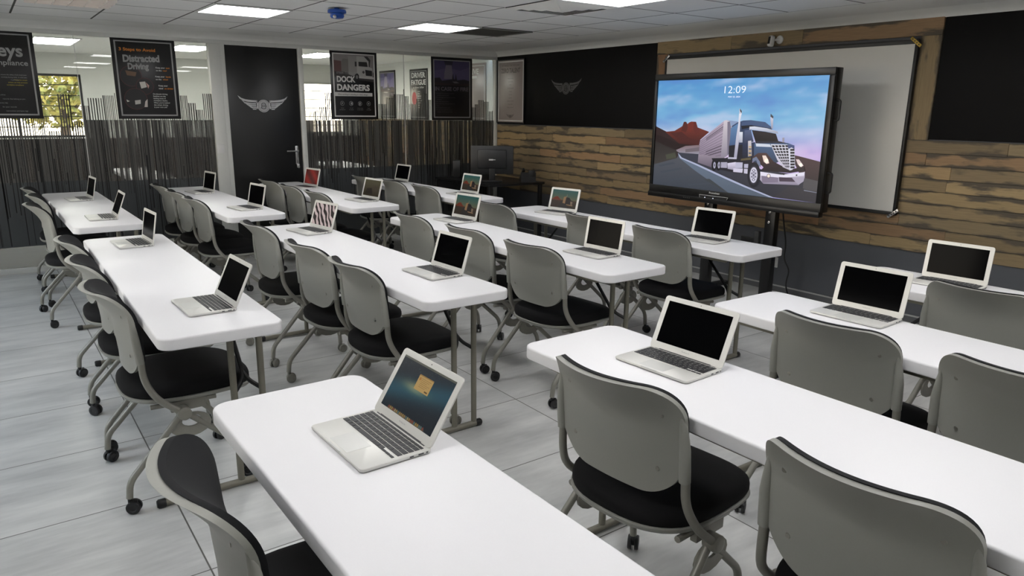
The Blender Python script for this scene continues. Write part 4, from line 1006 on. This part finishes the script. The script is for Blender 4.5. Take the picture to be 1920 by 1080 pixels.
# cab
A([(745, 290), (800, 255), (850, 240), (925, 237), (1060, 258), (1118, 305), (1130, 330), (940, 310), (870, 470), (722, 482)], (52, 70, 104), (36, 46, 72)); A([(735, 310), (808, 262), (805, 470), (725, 480)], (96, 134, 176), (70, 92, 130))
A([(840, 255), (925, 238), (1060, 260), (1120, 308), (1122, 325), (1000, 300), (930, 296), (835, 292)], (66, 84, 120)); A([(832, 290), (930, 285), (1120, 322), (1120, 330), (935, 305), (840, 325)], (24, 26, 38))
A([(912, 300), (960, 298), (1080, 318), (1180, 350), (1186, 372), (1060, 348), (930, 328), (910, 330)], (218, 222, 236), (150, 156, 176))
A([(935, 333), (1060, 350), (1165, 372), (1190, 445), (970, 440), (955, 395)], (44, 36, 42), (20, 17, 22)); A([(865, 335), (925, 330), (955, 445), (862, 470)], (84, 96, 128), (48, 54, 78)); A([(850, 462), (970, 450), (975, 600), (852, 600)], (44, 54, 84), (30, 34, 50))
A([(960, 462), (1280, 462), (1345, 490), (1200, 640), (1090, 700), (960, 640)], (72, 96, 132), (48, 56, 76)); A([(975, 462), (1110, 472), (1128, 500), (980, 492)], (206, 212, 226)); A([(970, 440), (1190, 443), (1280, 465), (975, 462)], (40, 40, 54))
A([(940, 600), (1000, 556), (1080, 556), (1150, 640), (1210, 700), (1060, 700), (1022, 660), (1000, 625), (950, 620)], (80, 58, 56), (44, 32, 34)); A([(915, 680), (935, 615), (985, 590), (1020, 640), (1030, 690), (1005, 680), (985, 625), (945, 640)], (112, 122, 148)); A([(1150, 640), (1300, 720), (1440, 690), (1450, 730), (1310, 752), (1030, 725), (1060, 690)], (54, 40, 46), (34, 27, 32))
# grille
A([(1118, 472), (1285, 478), (1305, 725), (1240, 695), (1185, 625)], (218, 218, 230), (190, 184, 200))
for c_ in range(5):
    for r_ in range(8):
        f0 = r_ / 8; f1 = (r_ + .68) / 8
        L = lambda f: 1124 + 150 * f ** 1.25 ; Rr = lambda f: 1286 + 18 * f
        top = lambda f: 482 + 225 * f
        x00 = L(f0) + (Rr(f0) - L(f0)) * (c_ + .14) / 5; x01 = L(f0) + (Rr(f0) - L(f0)) * (c_ + .92) / 5; x10 = L(f1) + (Rr(f1) - L(f1)) * (c_ + .14) / 5; x11 = L(f1) + (Rr(f1) - L(f1)) * (c_ + .92) / 5
        A([(x00, top(f0)), (x01, top(f0) + 2), (x11, top(f1) + 2), (x10, top(f1))], (30, 28, 38))
A([(1285, 478), (1345, 490), (1356, 690), (1330, 722), (1305, 728)], (208, 208, 222))
for r_ in range(7):
    y0 = 520 + 28 * r_; A([(1306 + r_, y0), (1346 + r_, y0), (1347 + r_, y0 + 19), (1307 + r_, y0 + 19)], (36, 33, 42))
A([(1278, 478), (1345, 486), (1347, 525), (1318, 505), (1290, 520)], (64, 76, 120))
A([(1042, 580), (1075, 580), (1100, 620), (1110, 655), (1085, 662), (1058, 640)], (236, 216, 206)); E_(1084, 632, 17, 22, (255, 246, 230)); A([(1362, 620), (1392, 622), (1436, 682), (1415, 697), (1382, 670)], (222, 204, 204)); E_(1410, 675, 16, 18, (255, 248, 236))
A([(1022, 735), (1060, 742), (1230, 772), (1400, 768), (1450, 740), (1450, 800), (1395, 870), (1060, 852), (1025, 812)], (206, 198, 216), (140, 132, 152)); A([(1025, 735), (1230, 768), (1445, 745), (1445, 778), (1240, 798), (1030, 775)], (226, 222, 238)); A([(1040, 775), (1200, 795), (1200, 840), (1050, 845)], (128, 118, 138)); A([(1205, 790), (1372, 800), (1360, 838), (1212, 832)], (72, 60, 76)); A([(1330, 800), (1450, 790), (1440, 835), (1395, 865), (1375, 850)], (168, 160, 180)); E_(1108, 778, 18, 20, (96, 88, 100)); E_(1108, 778, 13, 15, (255, 238, 222)); A([(1240, 750), (1260, 752), (1258, 770), (1240, 768)], (30, 26, 32)); A([(1366, 768), (1380, 766), (1380, 780), (1366, 782)], (30, 26, 32))
# wheels and underside
A([(560, 600), (950, 600), (950, 680), (900, 760), (720, 730), (600, 700)], (34, 33, 42)); A([(640, 640), (710, 640), (710, 697), (640, 692)], (168, 164, 184)); A([(712, 650), (792, 640), (792, 720), (716, 705)], (222, 216, 236), (150, 144, 166)); A([(790, 642), (858, 645), (858, 700), (790, 700)], (186, 184, 206)); A([(770, 700), (862, 705), (858, 745), (770, 735)], (206, 202, 222)); A([(872, 660), (912, 660), (910, 700), (872, 698)], (180, 178, 200)); A([(872, 705), (908, 708), (906, 755), (872, 750)], (196, 192, 212)); A([(840, 610), (935, 596), (935, 620), (840, 628)], (96, 86, 62))
for cx in (585, 628): E_(cx, 667, 24, 55, (24, 24, 30)); E_(cx + 4, 668, 12, 32, (166, 164, 186)); E_(cx + 5, 668, 5, 14, (84, 82, 98))
E_(968, 765, 62, 124, (30, 31, 40)); E_(966, 768, 44, 92, (52, 52, 64)); E_(966, 768, 36, 76, (206, 204, 222)); E_(966, 768, 27, 58, (120, 118, 136))
for i in range(8): a_ = 2 * pi * i / 8; E_(966 + 21 * cos(a_), 768 + 44 * sin(a_), 5, 9, (226, 224, 240))
E_(966, 768, 12, 26, (190, 188, 208)); E_(966, 768, 6, 13, (70, 68, 82))
# stacks, mirrors
A([(812, 170), (838, 170), (826, 230), (822, 400), (800, 612), (772, 612), (790, 400), (808, 260)], (226, 226, 238), (160, 158, 180)); A([(815, 120), (838, 148), (838, 172), (814, 172)], (196, 198, 212)); A([(818, 122), (838, 148), (836, 168), (822, 150)], (58, 58, 68)); A([(720, 592), (800, 596), (800, 612), (715, 608)], (190, 188, 206)); A([(820, 350), (852, 350), (852, 452), (820, 452)], (222, 226, 236), (170, 172, 190))
A([(905, 438), (935, 434), (945, 582), (908, 590)], (206, 200, 206), (150, 146, 156))
for i in range(5): A([(914, 490 + 20 * i), (940, 492 + 20 * i), (938, 500 + 20 * i), (914, 500 + 20 * i)], (206, 168, 78) if i % 2 == 0 else (60, 46, 36))
A([(1112, 205), (1140, 218), (1138, 322), (1124, 322), (1114, 250)], (206, 206, 222), (150, 150, 170)); A([(1114, 178), (1140, 204), (1138, 226), (1112, 206)], (62, 62, 72)); A([(1230, 412), (1250, 410), (1250, 456), (1232, 456)], (150, 146, 160))
art.obj('picture', ['tv_art'], dp, 0)
mb = MB(); fz = lambda a, b: (a, -.0012, b)
u0_, v0_ = uv(0, 0, 3.177, 1200, 100)
def scr(X, Y): u, v = uv(X, Y, 3.177, 1200, 100); return SX0 - ox + (SX1 - SX0) * u, SZ0 - oz + (SZ1 - SZ0) * v
a0 = scr(505, 238); a1 = scr(630, 240); b0 = scr(568, 192)
put_text(mb, '12:09', (a0[0] + a1[0]) / 2, a0[1], (b0[1] - a0[1]), fz, 0, width=a1[0] - a0[0], align='c', bold=-.01)
a0 = scr(528, 264); a1 = scr(598, 266); b0 = scr(560, 254); put_text(mb, 'MAY 23, 2024', (a0[0] + a1[0]) / 2, a0[1], b0[1] - a0[1], fz, 0, width=a1[0] - a0[0], align='c')
mb.obj('clock_lettering', ['led'], dp, 0)
# stand
st = thing('display_stand', 'black two-post floor stand carrying the large display', 'stand', (0, 0, 0))
for x, n_ in ((3.86, 0), (4.47, 1)):
    mb = MB(); mb.b2((x - .045, -.46, .03), (x + .045, -.40, .90), bevel=.005); po = mb.obj('post', ['bezel'], st)
    mb = MB(); mb.b2((x - .03, -.428, .80), (x + .03, -.405, 1.5), bevel=.004); mb.obj('mounting_rail', ['bezel'], po)
    mb = MB()
    for z in (.66, .74): mb.lathe((x - .005, -.462, z), (0, -1, 0), [(.012, 0), (.012, .004), (.006, .006)], 12)
    mb.obj('bolt', ['chrome'], po)
    mb = MB(); mb.b2((x - .04, -.80, .0), (x + .04, -.12, .03), bevel=.006); mb.obj('foot', ['bezel'], st)
mb = MB(); mb.b2((3.86, -.45, .36), (4.47, -.41, .46), bevel=.005); mb.obj('crossbar', ['bezel'], st)
mb = MB(); mb.b2((4.22, -.47, .40), (4.40, -.452, .52), bevel=.004); mb.b2((4.36, -.49, .46), (4.40, -.452, .58), 1, bevel=.004); mb.obj('junction_box', ['bezel', 'grille_dark'], st)
mb = MB(); mb.tube(fillet([(4.53, -.40, .80), (4.545, -.37, .62), (4.57, -.36, .50), (4.55, -.34, .36), (4.60, -.32, .28), (4.56, -.30, .15), (4.575, -.24, .010), (4.62, -.06, .010)], .06), .006, 8); tag(mb.obj('power_cable', ['black_plastic']), 'black cable hanging from the display stand down to the floor', 'cable')
s = thing('wall_socket', 'white wall socket on the dark grey wall behind the display stand', 'socket', (4.235, 0, .25))
mb = MB(); mb.b2((-.045, -.011, -.045), (.045, 0, .045), bevel=.004); mb.obj('socket_plate', ['white_plastic'], s)
mb = MB(); mb.b2((-.012, -.0125, -.02), (-.004, -.0105, .02)); mb.b2((.004, -.0125, -.02), (.012, -.0105, .02)); mb.obj('pin_slots', ['grille_dark'], s, 0)

# ------------------------------------------------------------------ whiteboard, camera
wb = thing('whiteboard', 'large whiteboard in a dark frame on the wood wall behind the display', 'whiteboard', (4.065, -.02, 1.393))
W2, H2 = 1.15, .59
mb = MB(); mb.b2((-W2, -.03, -H2), (W2, 0, H2), bevel=.002); mb.obj('board', ['whiteboard'], wb)
mb = MB(); e = .022
for lo, hi in (((-W2 - e, H2), (W2 + e, H2 + .03)), ((-W2 - e, -H2 - .025), (W2 + e, -H2)), ((-W2 - e, -H2), (-W2, H2)), ((W2, -H2), (W2 + e, H2))): mb.b2((lo[0], -.034, lo[1]), (hi[0], 0, hi[1]), bevel=.003)
mb.obj('frame', ['black_plastic'], wb)
for cx, cz, a_, m in ((W2 + .006, H2 + .012, 40, 'brass'), (-W2 - .006, H2 + .008, -40, 'chrome'), (W2 + .006, -H2 - .012, -40, 'chrome')):
    mb = MB(); mb.box((cx, -.037, cz), (.095, .005, .022), rot=Matrix.Rotation(radians(a_), 3, 'Y'), bevel=.002); br = mb.obj('corner_bracket', [m], wb)
    mb = MB()
    for k in (-.03, -.01, .01, .03): mb.lathe((cx + k * cos(radians(a_)), -.0395, cz - k * sin(radians(a_))), (0, -1, 0), [(.005, 0), (.005, .0006)], 8)
    mb.obj('screw_hole', ['grille_dark'], br)
s = thing('security_camera', 'small white security camera with a black face above the whiteboard', 'camera', (4.07, -.022, 2.085))
mb = MB(); mb.lathe((0.035, 0, 0), (0, -1, 0), [(.032, 0), (.034, .004), (.030, .012), (.012, .018)], 20); mb.tube([(0.035, -.012, 0), (0.0, -.05, -.005)], .009, 10); mb.obj('wall_mount', ['white_plastic'], s)
rot = Matrix.Rotation(radians(-14), 3, 'Z') @ Matrix.Rotation(radians(-8), 3, 'X')
mb = MB(); mb.box((-.004, -.062, -.012), (.046, .046, .088), rot=rot, bevel=.015, seg=4); bd = mb.obj('camera_body', ['white_plastic'], s)
mb = MB(); mb.box(Vector((-.004, -.062, -.012)) + rot @ Vector((0, -.0225, .004)), (.026, .003, .058), rot=rot, bevel=.0014); mb.obj('lens_window', ['black_plastic'], bd)

# ------------------------------------------------------------------ corner desk
dk = thing('corner_desk', 'black desk in the corner carrying a monitor, phone and speaker', 'desk', (0, 0, 0))
mb = MB(); mb.b2((.10, -.98, .675), (1.28, -.20, .70), bevel=.004); mb.obj('desktop', ['desk_black'], dk)
for x, y in ((.14, -.94), (1.24, -.94), (1.24, -.24), (.14, -.24)):
    mb = MB(); mb.b2((x - .02, y - .02, 0), (x + .02, y + .02, .675), bevel=.003); mb.obj('leg', ['desk_black'], dk)
mb = MB(); mb.b2((.16, -.96, .40), (.80, -.945, .66), bevel=.002); mb.obj('modesty_panel', ['black_plastic'], dk)
mb = MB(); mb.b2((.84, -.955, .10), (1.22, -.94, .42), bevel=.002); mb.obj('side_board', ['desk_brown'], dk)
mn = thing('monitor', 'black computer monitor seen from behind, standing on the corner desk', 'monitor', (.93, -.70, .70), radians(54))
mb = MB(); mb.b2((-.245, -.012, .085), (.245, .012, .405), bevel=.006); mb.obj('screen_housing', ['monitor'], mn)
mb = MB(); mb.b2((-.165, -.035, .15), (.165, -.01, .36), bevel=.010); bk = mb.obj('back_cover', ['monitor'], mn)
mb = MB(); mb.b2((-.036, -.0362, .240), (.012, -.0345, .256), bevel=.0005); mb.b2((.012, -.0362, .244), (.040, -.0345, .252)); mb.obj('badge', ['print_white'], bk)
mb = MB(); mb.b2((-.035, -.015, .012), (.035, .01, .20), bevel=.006); mb.obj('neck', ['monitor'], mn)
mb = MB(); slab(mb, .24, .17, .03, 0.0005, .014, .004); mb.obj('stand_base', ['monitor'], mn)
sp = thing('speaker', 'black desktop speaker next to the corner monitor, against the glass', 'speaker', (.33, -.80, .70), radians(50))
mb = MB(); mb.b2((-.045, -.05, .0005), (.045, .05, .21), bevel=.006); mb.obj('cabinet', ['black_plastic'], sp)
mb = MB(); mb.lathe((0, .05, .07), (0, 1, 0), [(.034, 0), (.03, -.006 + .008), (.012, .001)], 18); mb.lathe((0, .05, .155), (0, 1, 0), [(.022, 0), (.018, .002), (.008, .001)], 18); mb.obj('driver_cone', ['grille_dark'], sp)
ph = thing('desk_phone', 'black desk phone at the end of the corner desk by the wood wall', 'phone', (1.16, -.36, .70), radians(60))
mb = MB(); mb.prism([(-.09, 0), (.09, 0), (.09, .03), (-.05, .11), (-.09, .11)], lambda a, b, t_: (t_ - .085, a, b + .0005), .17); mb.obj('phone_body', ['black_plastic'], ph)
mb = MB(); mb.tube(fillet([(-.055, -.085, .125), (-.055, -.06, .150), (-.055, .05, .085), (-.055, .075, .045)], .03), .016, 10); mb.obj('handset', ['black_plastic'], ph)
mb = MB(); mb.b2((.0, -.095, .06), (.075, -.078, .135), bevel=.003); mb.obj('phone_display', ['desk_black'], ph)

# ------------------------------------------------------------------ outdoors beyond the far windows
mb = MB(); mb.b2((-26, -30, -.2), (16, -7.82, -.12)); mb.b2((-26, -7.82, -.2), (-4.36, 14, -.12)); struct('ground_outside', mb, ['paving'])
def tree(label, x, y, hgt, rad, seed):
    rn = random.Random(seed); t_ = thing('tree', label, 'tree', (x, y, -.12), 0, 'trees outside the far windows')
    mb = MB(); mb.tube([(0, 0, 0), (.05, .04, hgt * .35), (-.03, .1, hgt * .62)], .12, 10, r2=.06)
    for k in range(5): a_ = k * 1.3; mb.tube([(0, .05, hgt * .4), (cos(a_) * rad * .5, sin(a_) * rad * .5, hgt * .7)], .05, 7, r2=.02)
    mb.obj('trunk', ['bark'], t_); mb = MB()
    for k in range(2600):
        while True:
            p = Vector((rn.uniform(-1, 1), rn.uniform(-1, 1), rn.uniform(-1, 1)))
            if .25 < p.length < 1: break
        c_ = Vector((p.x * rad, p.y * rad, hgt * .68 + p.z * rad * .75)); s_ = rn.uniform(.05, .1)
        a_ = Vector((rn.gauss(0, 1), rn.gauss(0, 1), rn.gauss(0, 1))).normalized(); b_ = a_.orthogonal().normalized(); n_ = a_.cross(b_)
        mb.add([c_ - a_ * s_, c_ + b_ * s_ * .5, c_ + a_ * s_, c_ - b_ * s_ * .5 + n_ * .01], [(0, 1, 2, 3)])
    mb.obj('foliage', ['leaf'], t_, 0)
tree('yellow-green tree outside the barred window beyond the glass partition', -8.2, -4.15, 3.0, 1.15, 5)
#tree('tree outside the narrow far window beyond the glass', -9.5, -1.3, 3.4, 1.4, 8)
sun = bpy.data.lights.new('sun', 'SUN'); sun.energy = 2.0; sun.angle = .01; sun.color = (1, .88, .7); so = bpy.data.objects.new('sun', sun); COL.objects.link(so)
d_ = Vector((-.75, -.06, -.6)); so.rotation_euler = d_.to_track_quat('-Z', 'Y').to_euler()
wd = bpy.data.worlds.new('world'); SC.world = wd; wd.use_nodes = True; nt = wd.node_tree; nt.nodes.clear()
bg = nt.nodes.new('ShaderNodeBackground'); out = nt.nodes.new('ShaderNodeOutputWorld'); tcw = nt.nodes.new('ShaderNodeTexCoord'); sp_ = nt.nodes.new('ShaderNodeSeparateXYZ'); rp = nt.nodes.new('ShaderNodeValToRGB')
rp.color_ramp.elements[0].position = .0; rp.color_ramp.elements[0].color = lin((255, 236, 214)); rp.color_ramp.elements[1].position = .6; rp.color_ramp.elements[1].color = lin((176, 206, 240))
nt.links.new(tcw.outputs['Generated'], sp_.inputs[0]); nt.links.new(sp_.outputs[2], rp.inputs[0]); nt.links.new(rp.outputs[0], bg.inputs[0]); bg.inputs[1].default_value = 9.0; nt.links.new(bg.outputs[0], out.inputs[0])

# ------------------------------------------------------------------ view
vs_ = SC.view_settings; vs_.view_transform = 'Standard'; vs_.look = 'None'; vs_.gamma = 1; vs_.use_curve_mapping = False; vs_.exposure = 0.0
SC.cycles.use_denoising = True
SC.cycles.max_bounces = 8; SC.cycles.transparent_max_bounces = 24; SC.cycles.sample_clamp_indirect = 8
